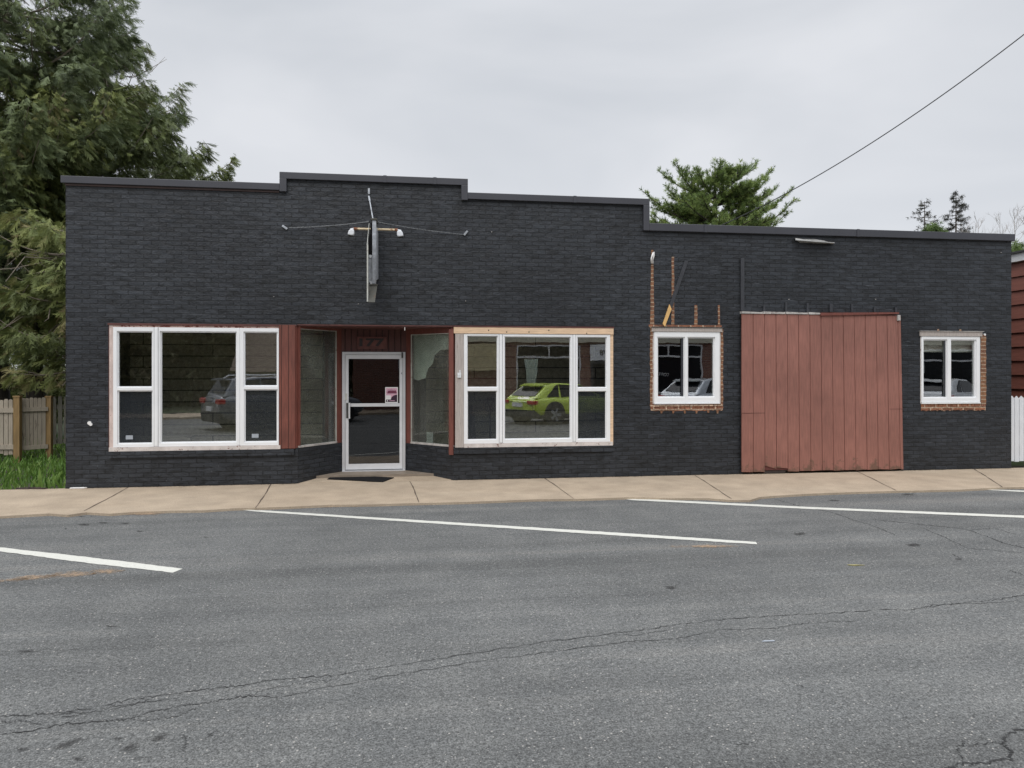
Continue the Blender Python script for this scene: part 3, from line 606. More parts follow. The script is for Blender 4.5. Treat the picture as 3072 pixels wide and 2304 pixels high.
bb = [ragged(1956.5, 750, 984, 6.5, 3.4, 0), ragged(2018.5, 770, 980, 4.6, 3.6, 0), ragged(2087.5, 915, 983, 5.5, 4.2, 0), ragged(2156.5, 915, 983, 3.8, 3, 0),
      band(FX(1950), oA[0], oA[2] - .08, oA[3]), band(oA[1], FX(2169), oA[2] - .08, oA[3]), band(FX(1952), FX(2168), FZ(2060, 1232), oA[2] - .006, .008), band(FX(1946), FX(2165), oA[3] + .02, oA[3] + .055, .0),
      band(oB[1], FX(2957.5), FZ(2950, 1214), FZ(2950, 1004)), band(FX(2762), FX(2956), FZ(2860, 1231.5), oB[2] - .006, .01), ragged(2813.7, 987, 996, 4.5, 2.5, 0), ragged(2880, 988, 996, 5, 3, 0), ragged(2941, 995, 1003, 4, 2, 0)]
for x in (1984, 2019, 2054, 2089, 2124, 2152): bb.append(ragged(x, 1230, 1230 + random.choice((8, 10, 14)), 2.5, 4, 0))
for i, m in enumerate(bb): m.v = [(p[0], p[1] - .0005 * i, p[2]) for p in m.v]; m.build('bare_brick', 'bare brick' if i in (6, 7, 9) else 'bare brick strip', B)
# chipped brick course below the sliders stands proud
for x0, x1, y0, y1 in ((1958, 2168, 1211, 1229), (2764, 2956, 1210, 1230)):
    m = MB(); xa, xb = FX(x0), FX(x1); zm = FZ((x0 + x1) / 2, y0) - .008; zn = FZ((x0 + x1) / 2, y1); x = xa
    while x < xb - .03:
        wd = min(random.uniform(.06, .12), xb - x); h = (zm - zn) / 2
        for r in range(2):
            zz = zn + h * r; yy = -random.uniform(.006, .024); m.prism([(x + .004, yy, zz + .006), (x + wd - .006, yy - random.uniform(-.006, .006), zz + random.uniform(.004, .012)), (x + wd - .008, yy * .6, zz + h - .005), (x + .005, yy * .7, zz + h - random.uniform(.004, .012))], (0, abs(yy) - .003, 0))
        x += wd
    m.build('chipped_sill', 'bare brick', B)

# sliding plank door of the garage bay
sl_, sr_ = FX(2225, -.07), FX(2703, -.07); zt_, zb_ = FZ(2225, 941, -.07), .035
pd = MB(); xb2 = FX(2711, -.07); n = 15; tops = [sl_ + (sr_ - sl_) * i / 14.3 for i in range(15)] + [sr_]; bots = [sl_ + (xb2 - sl_) * i / 14.3 for i in range(15)] + [xb2]
for i in range(15):
    yy = -.07 - .0015 * (i % 2); e = .004
    za, zb = zb_ + random.uniform(-.008, .008), zb_ + random.uniform(-.008, .008)
    if i == 2: zb += .05; za += .1
    if i == 3: za += .07; zb += .06
    pd.prism([(bots[i] + e, yy, za), (bots[i + 1] - e, yy, zb), (tops[i + 1] - e, yy, zt_), (tops[i] + e, yy, zt_)], (0, .03, 0))
pd.box(sl_ + .01, sr_ - .01, -.058, -.03, .06, zt_ - .01, 1)
grooved('plank red', (.262, .114, .088), 40, 0, .001, .17, (.13, .075, .05))
P('groove red', (.10, .03, .025), .8)
D = pd.build('plank_door', ['plank red', 'groove red'], B, bevel=.003); D['label'] = 'wide faded red sliding door of vertical planks with rotted foot'
sq = MB(); sq.box(bots[0] + .004, bots[2] - .004, -.0735, -.07, FZ(2240, 1239.5, -.07) - .004, FZ(2240, 1239.5, -.07) + .004); sq.build('patch_seam', 'groove red', D); sq = MB(); sq.box(bots[13] + .0, bots[15] - .004, -.0735, -.07, FZ(2690, 1227, -.07) - .003, FZ(2690, 1227, -.07) + .003); sq.build('patch_seam', 'groove red', D)
tr = MB(); xm = FX(2461, -.09)
xs = [FX(v, -.08) for v in (2226, 2288, 2290, 2356, 2358, 2424, 2426, 2461)]
for i in range(0, 8, 2): tr.prism([(xs[i], -.086, zt_ + .004 - .004 * random.random()), (xs[i + 1] - .006, -.086, zt_ + .002), (xs[i + 1] - .006, -.086, zt_ + .036 - .01 * random.random()), (xs[i], -.086, zt_ + .040)], (0, .086, 0))
tr.build('door_track', 'weathered edge', B)
tr = MB(); za = FZ(2461, 938, -.1); zb = FZ(2696, 939, -.1); tr.prism([(xm, -.1, za - .05), (FX(2697, -.1), -.1, zb - .018), (FX(2697, -.1), -.1, zb + .014), (xm, -.1, za + .0)], (0, .098, 0)); tr.build('door_head_board', 'red trim', B)
tr = MB(); x, z = FX(2697, -.09), FZ(2697, 952, -.09); tr.box(x - .03, x + .025, -.1, -.0, z - .06, z + .04); tr.build('track_stop', 'weathered edge', B, bevel=.006)
for p, h in ((2291, 20), (2357, 30), (2421, 26), (2492, 24), (2554, 24), (2622, 14), (2686, 14)):
    x = FX(p); wd = .035 if p != 2492 else .06; z0 = FZ(p, 936) ; MB().box(x - wd / 2, x + wd / 2, -.022, 0, z0, z0 + h * .0058).build('track_hanger', 'timber black', B)
rt = MB(); x = FX(2292, -.05); rt.box(x, FX(2356, -.05), -.05, -.01, .01, .055); rt.build('rotten_sill', 'dark wood', D)
# vertical batten and light fixture remnant
MB().box(FX(2220), FX(2230.5), -.035, 0, zt_ + .05, FZ(2225, 776)).build('wall_batten', 'timber black', B, bevel=.004)
MB().prism([(FX(2385, -.1), -.12, FZ(2440, 723, -.1)), (FX(2500, -.1), -.14, FZ(2440, 729, -.1)), (FX(2500, 0), 0, FZ(2440, 729) - .01), (FX(2385, 0), 0, FZ(2440, 717))], (0, 0, .012)).build('broken_ledge', 'plate grey', B)
q = MB(); x, z = FX(2443), FZ(2443, 724); q.prism([(FX(2386), -.012, FZ(2386, 717.5)), (FX(2400), -.012, FZ(2400, 728)), (FX(2499), -.012, FZ(2499, 731)), (FX(2470), -.012, FZ(2470, 722)), (FX(2440), -.012, FZ(2440, 717.5))], (0, .012, 0)); q.build('stripped_mortar', 'plate grey', B)
# little pale leftovers on the paint: anchors and drips
for p, y, r in ((269, 1269, .028), (1475, 696, .012), (2953, 1004, .02), (822, 890, .01), (1397, 903, .012), (1075, 912, .012), (3002, 758, .012), (2366, 898, .012), (2626, 898, .012)):
    x, z = FX(p), FZ(p, y); an = MB(); an.tube([(x, -.016, z), (x, .0, z)], r * (1 if r > .015 else .55), 7)
    if p == 269: an.tube([(x + .02, -.018, z - .022), (x + .02, 0, z - .022)], .022, 7)
    an.build('wall_anchor', 'paper' if r > .015 else 'weathered edge', B)
q = MB(); x, z = FX(1957, -.03), FZ(1957, 772, -.03); q.tube([(x - .02, -.03, z - .09), (x - .025, -.05, z - .02), (x + .005, -.05, z + .07), (x + .025, -.035, z + .09), (x + .02, -.05, z + .03), (x, -.03, z - .08)], .013, 7); q.box(x - .02, x + .02, -.03, -.003, z - .1, z - .05); q.build('conduit_hook', 'paper', B, smooth=True)

# ------------------------------------------------------------------ recessed entrance
ent = MB(); z0 = FZ(1120, 1056, RD)
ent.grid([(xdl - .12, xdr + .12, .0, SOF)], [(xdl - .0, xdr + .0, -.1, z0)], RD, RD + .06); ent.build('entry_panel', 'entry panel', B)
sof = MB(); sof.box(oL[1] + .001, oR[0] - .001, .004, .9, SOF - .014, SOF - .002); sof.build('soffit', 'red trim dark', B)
q = MB(); q.box(FX(892), FX(1361), -.006, .0, SOF - .004, SOF + .012); q.build('soffit_edge', 'red trim dark', B)
q = MB(); xp = FX(1165, .02)
for i in (0, 1, 2): x = xp + i * .05; q.prism([(x, .02, SOF), (x + .06, .02, SOF), (x + .05, .015, SOF - random.uniform(.008, .02)), (x + .02, .01, SOF - random.uniform(.012, .03))], (0, .006, 0))
q.build('peeling_paint', 'peeling white', B); q = MB(); q.box(xp + .25, xp + .263, .01, .02, SOF - .07, SOF); q.build('peeling_paint', 'peeling white', B)
def splay_window(x0, x1, zb0, name, ptx):
    """glazed splay from (x0,0) to (x1,RD)"""
    a = np.array([x0, 0.0]); b = np.array([x1, RD]); d = b - a; L_ = np.linalg.norm(d); d /= L_; n = np.array([-d[1], d[0]]); n = n if n[1] > 0 else -n
    def seg(s0, s1, o0, o1, za, zb, mb, mi=0):
        p = [np.array([*(a + d * s + n * o), za]) for s, o in ((s0, o0), (s1, o0), (s1, o1), (s0, o1))]; mb.prism(p, (0, 0, zb - za), mi)
    fr = MB(); t = .03
    seg(0.02, t + .02, -.01, .06, zb0 + t, SOF - .0, fr); seg(L_ - .10, L_ - .001, -.006, .06, zb0, SOF, fr); seg(t + .02, L_ - .1, -.006, .06, SOF - ptx, SOF, fr); seg(0.02, L_ - .1, -.01, .07, zb0, zb0 + t, fr, 1)
    o = fr.build(name, ['red trim', 'weathered edge'], B); gl = MB(); seg(t + .02, L_ - .1, .022, .028, zb0 + t, SOF - ptx, gl); gl.build('pane', 'old glass', o); gr = MB(); seg(t + .02, L_ - .1, .019, .020, zb0 + t, SOF - ptx, gr); gr.build('grime', 'glass grime', o)
    bd = MB(); seg(L_ - .112, L_ - .101, .0, .02, zb0 + t, SOF - ptx, bd); seg(t + .02, L_ - .101, .0, .02, SOF - ptx - .012, SOF - ptx - .001, bd); bd.build('glazing_bead', 'pale steel', o); return o
splay_window(oL[1], xdl - .02, hl + .001, 'splay_window', .05); sR = splay_window(oR[0], xdr + .02, hr + .001, 'splay_window', .10)
# aluminium door in its frame
dz0, dz1 = .085, z0
DR = MB(); DR.grid([(xdl, xdr, dz0, dz1)], [(xdl + .045, xdr - .045, dz0 - 1, dz1 - .045)], RD - .025, RD + .09); door = DR.build('door_frame', 'aluminium', B, bevel=.004)
lx0, lx1 = xdl + .049, xdr - .049; gl1 = rect(1045.6, 1198.6, 1076.7, 1210, RD); gl2 = rect(1045.6, 1198.6, 1219.5, 1391, RD)
lf = MB(); lf.grid([(lx0, lx1, dz0 + .012, dz1 - .05)], [gl1, (gl1[0], gl1[1], gl2[2], gl2[3])], RD - .005, RD + .04); leafd = lf.build('door', 'aluminium bright', B, bevel=.004)
for g in (gl1, (gl1[0], gl1[1], gl2[2], gl2[3])): MB().pane(g[0] - .004, g[1] + .004, RD + .015, RD + .021, g[2] - .004, g[3] + .004).build('pane', ['door glass', 'clear glass'], leafd)
h = MB(); hx, hz = FX(1048, RD - .05), FZ(1048, 1232, RD); h.box(hx - .012, hx + .012, RD - .06, RD - .04, hz - .13, hz + .13); h.box(hx - .012, hx + .012, RD - .045, RD - .005, hz - .13, hz - .1); h.box(hx - .012, hx + .012, RD - .045, RD - .005, hz + .1, hz + .13); h.build('handle', 'aluminium bright', leafd, bevel=.003)
h = MB(); h.box(hx - .055, hx - .02, RD - .012, RD - .0052, hz - .125, hz + .13); h.build('handle_backplate', 'dark steel', leafd)
h = MB(); lx, lz = FX(1038, RD), FZ(1038, 1190, RD); h.box(lx - .016, lx + .016, RD - .02, RD - .005, lz - .055, lz + .055); h.build('lock', 'pale steel', leafd, bevel=.004)
h = MB(); x, z = FX(1206, RD), FZ(1206, 1120, RD); h.tube([(x, RD - .02, z), (x, RD - .005, z)], .017, 14); h.build('door_bolt', 'galvanised', leafd)
h = MB(); x, z = FX(1207, RD), FZ(1207, 1066, RD); h.box(x - .014, x + .014, RD - .045, RD - .0255, z - .045, z + .05); h.build('door_hinge', 'dark steel', door)
th = MB(); th.box(xdl, xdr, RD - .06, RD + .1, .02, dz0 - .001); th.build('threshold', 'aluminium', B)
# house number plate: 177
pc = (FX(1116, RD), FZ(1116, 1028.5, RD)); pw = FX(1160, RD) - FX(1072, RD); ph = .2
pl = MB(); pl.grid([(pc[0] - pw / 2, pc[0] + pw / 2, pc[1] - ph / 2, pc[1] + ph / 2)], [(pc[0] - pw / 2 + .022, pc[0] + pw / 2 - .022, pc[1] - ph / 2 + .022, pc[1] + ph / 2 - .022)], RD - .028, RD - .001)
pl.box(pc[0] - pw / 2 + .022, pc[0] + pw / 2 - .022, RD - .012, RD - .0015, pc[1] - ph / 2 + .022, pc[1] + ph / 2 - .022)
plate = pl.build('number_plate', 'plate red', B, bevel=.003)
tm = text_mb('177', .17, .006, pc[0], RD - .019, pc[1], bold=.006); tv = np.array(tm.v); k = (pw - .075) / (tv[:, 0].max() - tv[:, 0].min()); cxm = (tv[:, 0].max() + tv[:, 0].min()) / 2; tm.v = [((p[0] - cxm) * k + pc[0], p[1], p[2]) for p in tm.v]
P('number paint', (.022, .012, .012), .4); tm.build('house_number', 'number paint', plate)
# poster taped inside the upper door glass (white card, pink sunburst, purple title, dark record)
pr = rect(1155.5, 1193.7, 1161.5, 1209, RD); pm = MB(); y = RD + .012; W_, H_ = pr[1] - pr[0], pr[3] - pr[2]
pm.box(pr[0], pr[1], y, y + .0015, pr[2], pr[3], 0)
def flat(pts, mi, k): pm.prism([(pr[0] + u * W_, y - .0006 * k, pr[2] + v * H_) for u, v in pts], (0, .0005, 0), mi)
flat([(.06, .06), (.94, .06), (.94, .94), (.06, .94)], 1, 1); flat([(.06, .06), (.94, .06), (.94, .22), (.06, .22)], 3, 2)
for i in range(11):
    a = math.pi * (.06 + .088 * i); c0 = (.5, .62); flat([(c0[0] + .30 * math.cos(a - .05), c0[1] + .16 * math.sin(a - .05)), (c0[0] + .30 * math.cos(a + .05), c0[1] + .16 * math.sin(a + .05)), (c0[0] + .43 * math.cos(a + .03), c0[1] + .30 * math.sin(a + .03)), (c0[0] + .43 * math.cos(a - .03), c0[1] + .30 * math.sin(a - .03))], 2, 2)
flat([(.16, .60), (.92, .60), (.84, .78), (.24, .78)], 2, 3); flat([(.07, .22), (.45, .22), (.45, .48), (.07, .48)], 0, 2)
flat([(.45, .22)] + [(.94 - .49 * math.cos(a * math.pi / 20), .22 + .30 * math.sin(a * math.pi / 20)) for a in range(0, 11)] + [(.94, .22)], 3, 3)
flat([(.14, .1), (.22, .1), (.22, .18), (.14, .18)], 0, 3); flat([(.32, .13), (.74, .13), (.74, .16), (.32, .16)], 1, 3)
tag(pm.build('poster', ['paper', 'poster pink', 'poster purple', 'poster dark']), 'pink and purple event poster with a sunburst, taped to the glass of the entrance door', 'poster')
# door mat lying on the entrance slab
def slabz(yv): return .004 + .086 * (yv - .021) / (.95 - .021)
mp_ = [G(982, 1437, .03), G(1148, 1441, .03), G(1182, 1427, .06), G(1003, 1423.5, .06)]
mm = MB(); mm.add([(p[0], p[1], slabz(p[1]) + .012) for p in mp_] + [(p[0], p[1], slabz(p[1]) + .001) for p in mp_], [(0, 1, 2, 3), (0, 4, 5, 1), (1, 5, 6, 2), (2, 6, 7, 3), (3, 7, 4, 0), (7, 6, 5, 4)])
tag(mm.build('doormat', 'black rubber'), 'thin black rubber doormat lying on the concrete in front of the entrance door', 'doormat')

# ------------------------------------------------------------------ interior seen through the glass
q = MB(); q.box(XL + .25, XR - .25, .3, 14.7, -.02, .07); q.build('interior_floor', 'interior floor', B)
q = MB(); q.box(XL + .25, XR - .25, .3, 14.7, 3.0, 3.06); q.build('interior_ceiling', 'interior ceiling', B)
q = MB(); q.box(XL + .25, xdl - .25, 1.75, 1.85, .07, 3.0); q.build('interior_partition', 'interior boards', B); q = MB(); q.box(xdr + .35, FX(1946), 1.75, 1.85, .07, 3.0); q.build('interior_partition', 'interior boards', B)
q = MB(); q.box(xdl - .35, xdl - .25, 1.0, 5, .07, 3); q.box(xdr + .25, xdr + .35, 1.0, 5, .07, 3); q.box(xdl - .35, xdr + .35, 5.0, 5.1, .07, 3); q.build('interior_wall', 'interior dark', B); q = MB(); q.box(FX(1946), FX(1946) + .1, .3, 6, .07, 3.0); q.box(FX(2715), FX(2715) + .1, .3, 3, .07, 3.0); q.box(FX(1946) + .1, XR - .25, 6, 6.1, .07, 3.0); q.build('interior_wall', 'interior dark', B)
# display decks behind the bay windows
q = MB(); q.box(XL + .25, oL[1] - .02, .3, 1.7, .07, oL[2] - .1); q.build('display_deck', 'shiplap', B); q = MB(); q.box(oR[0] + .05, oR[1] + .2, .3, 1.7, .07, oR[2] - .3); q.build('display_deck', 'shiplap', B)
# things standing in the windows
sh = thing('shovel', 'shovel with D shaped handle leaning behind the lower pane next to the grey post', 'shovel', PT(1470, 1300, 11.9))
x = FX(1471, .5); zt = FZ(1471, 1196, .5); zz = oR[2] - .3; m = MB(); m.tube([(x, .55, zz), (x, .5, zt - .12)], .017, 8); m.build('shaft', 'dark wood', sh)
m = MB(); pts = [(x, .5, zt - .13), (x - .05, .5, zt - .06), (x - .055, .5, zt), (x + .055, .5, zt), (x + .05, .5, zt - .06), (x, .5, zt - .13)]; m.tube(pts, .013, 8); m.build('handle', 'black rubber', sh)
m = MB(); m.prism([(x - .1, .56, zz + .3), (x + .1, .56, zz + .3), (x + .1, .58, zz + .06), (x, .59, zz), (x - .1, .58, zz + .06)], (0, .008, 0)); m.build('blade', 'galvanised', sh)
m = MB(); x = FX(1412, .6); m.prism([(x - .0, .45, zz), (x + .13, .45, zz), (x + .03, .62, zz + .95), (x - .06, .62, zz + .95)], (0, .04, 0)); tag(m.build('plank', 'dark wood'), 'dark plank leaning inside the window beside the shovel', 'plank')
m = MB(); x = FX(1288, .9); m.box(x - .05, x + .06, .75, .85, .07 + .0, .70); tag(m.build('white_box', 'white plastic'), 'white box standing inside the splayed window beside the corner post', 'box')
a2 = np.array([oR[0], 0.0]); b2_ = np.array([xdr + .02, RD]); d2 = b2_ - a2; L2 = np.linalg.norm(d2); d2 /= L2; n2 = np.array([-d2[1], d2[0]]); n2 = n2 if n2[1] > 0 else -n2
P('old sheet', (.80, .82, .81), .9, .3, 3)
m = MB(); m.prism([(*(a2 + d2 * u * L2 + n2 * .075), z) for u, z in ((.02, 2.44), (.97, 2.44), (.97, 1.62), (.82, 1.58), (.66, 1.62), (.60, 1.78), (.50, 1.86), (.46, 2.0), (.34, 2.08), (.02, 2.10))], (n2[0] * .01, n2[1] * .01, 0)); tag(m.build('hanging_sheet', 'old sheet'), 'torn pale sheet hanging inside the splayed window beside the corner post', 'sheet')
m = MB(); x0, x1 = FX(484, 1.0), FX(560, 1.0); zz = oL[2] - .1; m.box(x0 - .5, x1, .9, 1.3, zz, zz + .22); m.box(x0 - .5, x1 + .1, .86, .9, zz + .14, zz + .2); tag(m.build('wooden_crate', 'cardboard', bevel=.02), 'low tan crate on the display deck behind the large left pane', 'crate')
m = MB(); m.box(pB[0][0] - .1, pB[1][1] + .1, .16, .17, pB[0][3] - .20, pB[0][3] + .1); tag(m.build('roller_blind', 'blind grey'), 'grey roller blind drawn a little way down inside the window nearest the picket fence', 'blind')
m = MB(); x0, x1 = pB[0][0] - .05, pB[0][1] - .08; pts = 10
for i in range(pts): u = x0 + (x1 - x0) * i / pts; v = x0 + (x1 - x0) * (i + 1) / pts; m.add([(u, .42 + .03 * (i % 2), pB[0][2] + .42), (v, .42 + .03 * ((i + 1) % 2), pB[0][2] + .42), (v, .42 + .03 * ((i + 1) % 2), pB[0][3] - .22), (u, .42 + .03 * (i % 2), pB[0][3] - .22)], [(0, 1, 2, 3)])
tag(m.build('curtain', 'cloth blue grey'), 'short blue grey curtain hanging under the roller blind', 'curtain')

# ------------------------------------------------------------------ empty sign bracket over the entrance
sx0, sx1 = -.650, -.515; YO = -.66
zb_, zt2 = FZ(1110, 905, YO), FZ(1120, 665, -.3); zs = FZ(1106, 735, YO)
SG = thing('sign_bracket', 'empty steel sign bracket jutting from the black wall above the entrance', 'sign bracket', (sx0, 0, zb_))
m = MB(); prof = [(0, zt2), (-.16, zt2), (YO, zs), (YO, zb_), (0, zb_ + .28)]
m.prism([(sx0, y_, z_) for y_, z_ in prof], (.006, 0, 0)); m.box(sx0 - .0, sx0 + .02, YO - .006, YO - .0, zb_, zs); m.build('side_plate', 'pale steel', SG)
m = MB(); m.prism([(sx1, y_, z_) for y_, z_ in [(-.02, zt2 - .12), (-.52, zt2 - .12), (-.52, zb_ + .34), (-.02, zb_ + .42)]], (.005, 0, 0)); m.build('side_plate', 'galvanised', SG)
m = MB(); m.box(sx0 + .066, sx1 - .012, -.40, -.375, zb_ + .30, zt2 - .0); m.build('centre_rib', 'galvanised', SG)
m = MB(); m.box(sx0 + .006, sx0 + .064, -.34, -.32, zb_ + .3, zs - .09); m.build('back_plate', 'galvanised', SG)
m = MB(); m.prism([(sx0 + .008, -.36, zs - .08), (sx0 + .064, -.36, zs - .08), (sx0 + .064, -.30, zt2 - .02), (sx0 + .045, -.30, zt2 - .02), (sx0 + .008, -.36, zs + .12)], (0, .08, 0)); m.build('dark_wedge', 'black rubber', SG)  # black wedge filling the upper space between side plate and rib
m = MB(); m.box(sx0 + .045, sx1 - .0, -.42, -.1, zt2 + .001, zt2 + .03); m.build('top_box', 'olive steel', SG, bevel=.004)
m = MB(); a = np.array([sx0 + .035, -.42, zb_ + .26]); b_ = np.array([sx0 + .022, YO, zb_ - .01]); wv = np.array([.10, 0, 0]); m.prism([a, a + wv * 1.05, b_ + wv * .95, b_], (0, -.03, .0)); m.box(a[0] + .0, a[0] + .11, -.46, -.40, zb_ + .262, zb_ + .285); m.build('bottom_plate', 'olive steel', SG)
for z_ in (zs - .12, zs - .52): m = MB(); m.tube([(sx0 + .035, -.365, z_), (sx0 + .035, -.33, z_)], .024, 14); m.build('insulator', 'lamp white', SG)
for z_ in (zs - .22, zs - .27, zs - .32, zb_ + .36, zb_ + .31, zb_ + .26): m = MB(); m.box(sx0 + .0065, sx0 + .0075, YO + .03, YO + .07, z_, z_ + .022); m.build('bolt_slot', 'dark steel', SG)
m = MB(); m.tube([(sx0 + .05, -.32, zs - .5), (sx0 + .045, -.4, zs - .65), (sx0 + .02, -.42, zb_ + .32), (sx0 + .03, -.35, zb_ + .3)], .006, 6); m.build('wire', 'dark steel', SG)
a = F(1107, 590); b_ = np.array([(sx0 + sx1) / 2 + .0, -.2, zt2 + .045]); m = MB(); m.tube([a + np.array([0, -.03, 0]), b_], .010, 8); m.tube([a + np.array([0, -.03, .0]), a * .8 + b_ * .2 + np.array([0, -.02, 0])], .016, 8); m.build('stay_rod', 'galvanised', SG)
def wall_clip(p, ang):
    m = MB(); c, s_ = math.cos(ang), math.sin(ang)
    def q_(u, v, y_): return (p[0] + u * c - v * s_, y_, p[2] + u * s_ + v * c)
    m.prism([q_(-.016, -.045, -.03), q_(.016, -.045, -.03), q_(.016, .045, -.03), q_(-.016, .045, -.03)], (0, .028, 0)); return m.build('wall_clip', 'galvanised', SG, bevel=.004)
wall_clip(F(1107, 575), 0)
wall_clip(F(855, 683), R_(55)); wall_clip(F(1397, 700), R_(-40))
for p, px in ((F(868, 684), sx0), (F(1388, 704), sx1)):
    e = np.array([px, -.2, zt2 + .02]); m = MB(); n = 60; pts = [[], []]
    for i in range(n + 1):
        f = i / n; c_ = p + np.array([0, -.03, 0]); c_ = c_ * (1 - f) + e * f + np.array([0, 0, -.018 * 4 * f * (1 - f)]); a_ = i * 1.1
        for k in (0, 1): pts[k].append(c_ + np.array([0, math.cos(a_ + k * math.pi), math.sin(a_ + k * math.pi)]) * .0055)
    for k in (0, 1): m.tube(pts[k], .0027, 5)
    m.build('guy_wire', 'wire steel', SG)
zp = FZ(1128, 688, -.22)
m = MB(); xa, xb = FX(1062, -.22), FX(1192, -.22); m.tube([(xa, -.22, zp), (xb, -.22, zp)], .017, 10); m.build('lamp_pipe', 'rust pipe', SG, smooth=False)
for x in (xa, xb): s_ = 1 if x == xa else -1; m = MB(); m.tube([(x - .005 * s_, -.22, zp), (x + .04 * s_, -.22, zp)], .022, 10); m.build('pipe_collar', 'rust', SG)
for x, s_ in ((xa, -1), (xb, 1)):
    m = MB(); cx = x + s_ * .03; m.tube([(x, -.22, zp), (cx + s_ * .02, -.22, zp - .01), (cx + s_ * .03, -.22, zp - .04)], [.014, .014, .016], 8)
    lamp = m.build('floodlight', 'lamp white', SG)
    body = [(-.036, -.026), (.012, -.010), (.050, -.035), (.064, -.098), (-.016, -.112), (-.036, -.085)]
    m = MB(); m.prism([(x + s_ * (u + .03), -.27, zp + v) for u, v in body], (0, .1, 0)); m.build('lamp_housing', 'lamp white', lamp, bevel=.014)
    m = MB(); m.prism([(x + s_ * (u + .03), -.26, zp + v) for u, v in ((-.018, -.112), (.058, -.100), (.056, -.106), (-.02, -.118))], (0, .08, 0)); m.build('lens', 'dark steel', lamp)

# loose board nailed across the wall: black above, raw pine where it was covered
a, b_ = F(2060, 783, -.03), F(1993, 974, -.03); mid_ = F(2012, 920, -.03); d = (b_ - a) / np.linalg.norm(b_ - a); n_ = np.array([-d[2], 0, d[0]]); hw = .030
lb = thing('loose_board', 'slanting narrow board nailed to the brick, black with a raw yellow lower end', 'board', (a[0], 0, a[2]))
m = MB(); m.prism([a + n_ * hw, a - n_ * hw, mid_ - n_ * hw - d * .03, mid_ + n_ * hw + d * .03], (0, .026, 0)); m.build('painted_length', 'timber black', lb, bevel=.003)
P('raw yellow pine', (.68, .42, .16), .6, .15, 4, (20, 20, 3))
m = MB(); m.prism([mid_ + n_ * hw + d * .03, mid_ - n_ * hw - d * .03, b_ - n_ * hw * .9, b_ + n_ * hw * .8 + d * .03], (0, .026, 0)); m.build('raw_end', 'raw yellow pine', lb, bevel=.003)

# ------------------------------------------------------------------ litter
m = MB(); p = G(216, 1472); 
m.prism([(p[0] - .11, -.05, .003), (p[0] + .10, -.06, .003), (p[0] + .13, -.04, .003), (p[0] + .07, -.02, .003), (p[0] - .07, -.025, .003)], (.01, 0, .018)); tag(m.build('paint_scrap', 'paper', bevel=.004), 'white scrap lying on the sidewalk against the corner of the black wall by the grass', 'scrap')
m = MB(); p = G(2305, 1926, RZ); m.prism([(p[0] - .045, p[1], RZ + .003), (p[0] + .04, p[1] - .006, RZ + .003), (p[0] + .048, p[1] + .008, RZ + .003), (p[0] - .02, p[1] + .016, RZ + .003)], (0, 0, .004)); tag(m.build('paper_scrap', 'sticker'), 'small white paper scrap lying alone on the open asphalt', 'scrap')
P('yellow leaf', (.36, .32, .13), .6); m = MB(); p = G(2567, 1697, RZ); m.prism([(p[0] - .07, p[1] + .02, RZ + .003), (p[0] - .02, p[1] - .008, RZ + .003), (p[0] + .08, p[1] - .012, RZ + .003), (p[0] + .0, p[1] + .012, RZ + .003)], (0, 0, .005)); tag(m.build('fallen_leaf', 'yellow leaf'), 'yellow fallen leaf lying on the asphalt', 'leaf')
m = MB(); p = G(84, 1468)
for i in range(7): x = p[0] + random.uniform(-.16, .16); y = .04 + random.uniform(-.05, .12); m.prism([(x - .09, y, -.02), (x + .08, y - .03, -.02), (x + .10, y + .01, -.02), (x - .06, y + .03, -.02)], (0, 0, random.uniform(.02, .04)))
tag(m.build('bark_piece', 'bark litter'), 'broken strip of dark bark lying where the grass meets the sidewalk', 'bark')

# ------------------------------------------------------------------ fences, neighbour, cable
def picket(mb, x, y, dx, dy, w_, z0, z1, th, point=True, mi=0):
    """one picket: from (x,y) along the unit direction (dx,dy)"""
    a = np.array([x, y]); b = a + np.array([dx, dy]) * w_; m_ = (a + b) / 2; hh = w_ * (.55 if point else .3)
    if point: poly = [(*a, z0), (*b, z0), (*b, z1 - hh), (*m_, z1), (*a, z1 - hh)]
    else: poly = [(*a, z0), (*b, z0), (*b, z1 - hh), (*(b * .75 + a * .25), z1), (*(a * .75 + b * .25), z1), (*a, z1 - hh)]
    mb.prism(poly, (-dy * th, dx * th, 0), mi)
fen = thing('picket_fence', 'weathered tan picket fence with two brown posts standing on the grass', 'fence', PT(53, 1378, 13.96))
p1 = PT(53, 1378, 13.96)[:2]; p2 = PT(148, 1363, 14.45)[:2]; p0 = p1 + np.array([-2.6, .15])
def run(mb, a, b, z0, z1, w_=.075, gap=.012, jit=.015, slope=0, point=False):
    d = b - a; L_ = np.linalg.norm(d); d /= L_; k = int(L_ / (w_ + gap))
    for i in range(k): s_ = i * (w_ + gap); picket(mb, *(a + d * s_), *d, w_, z0 + slope * s_ + random.uniform(-jit, jit), z1 + random.uniform(-jit, jit), .018, point)
    return d
def rail(mb, a, b, z, h, off):
    d = (b - a) / np.linalg.norm(b - a); n_ = np.array([d[1], -d[0]]); n_ = n_ if n_[1] < 0 else -n_; q = [a + n_ * off, b + n_ * off, b + n_ * (off + .03), a + n_ * (off + .03)]; mb.prism([(*p, z) for p in q], (0, 0, h))
m = MB(); run(m, p0, p1 - np.array([.06, 0]), .10, 1.18); rail(m, p0, p1, .92, .09, .002); rail(m, p0, p1, .2, .09, .002); m.build('picket_panel', 'fence wood', fen)
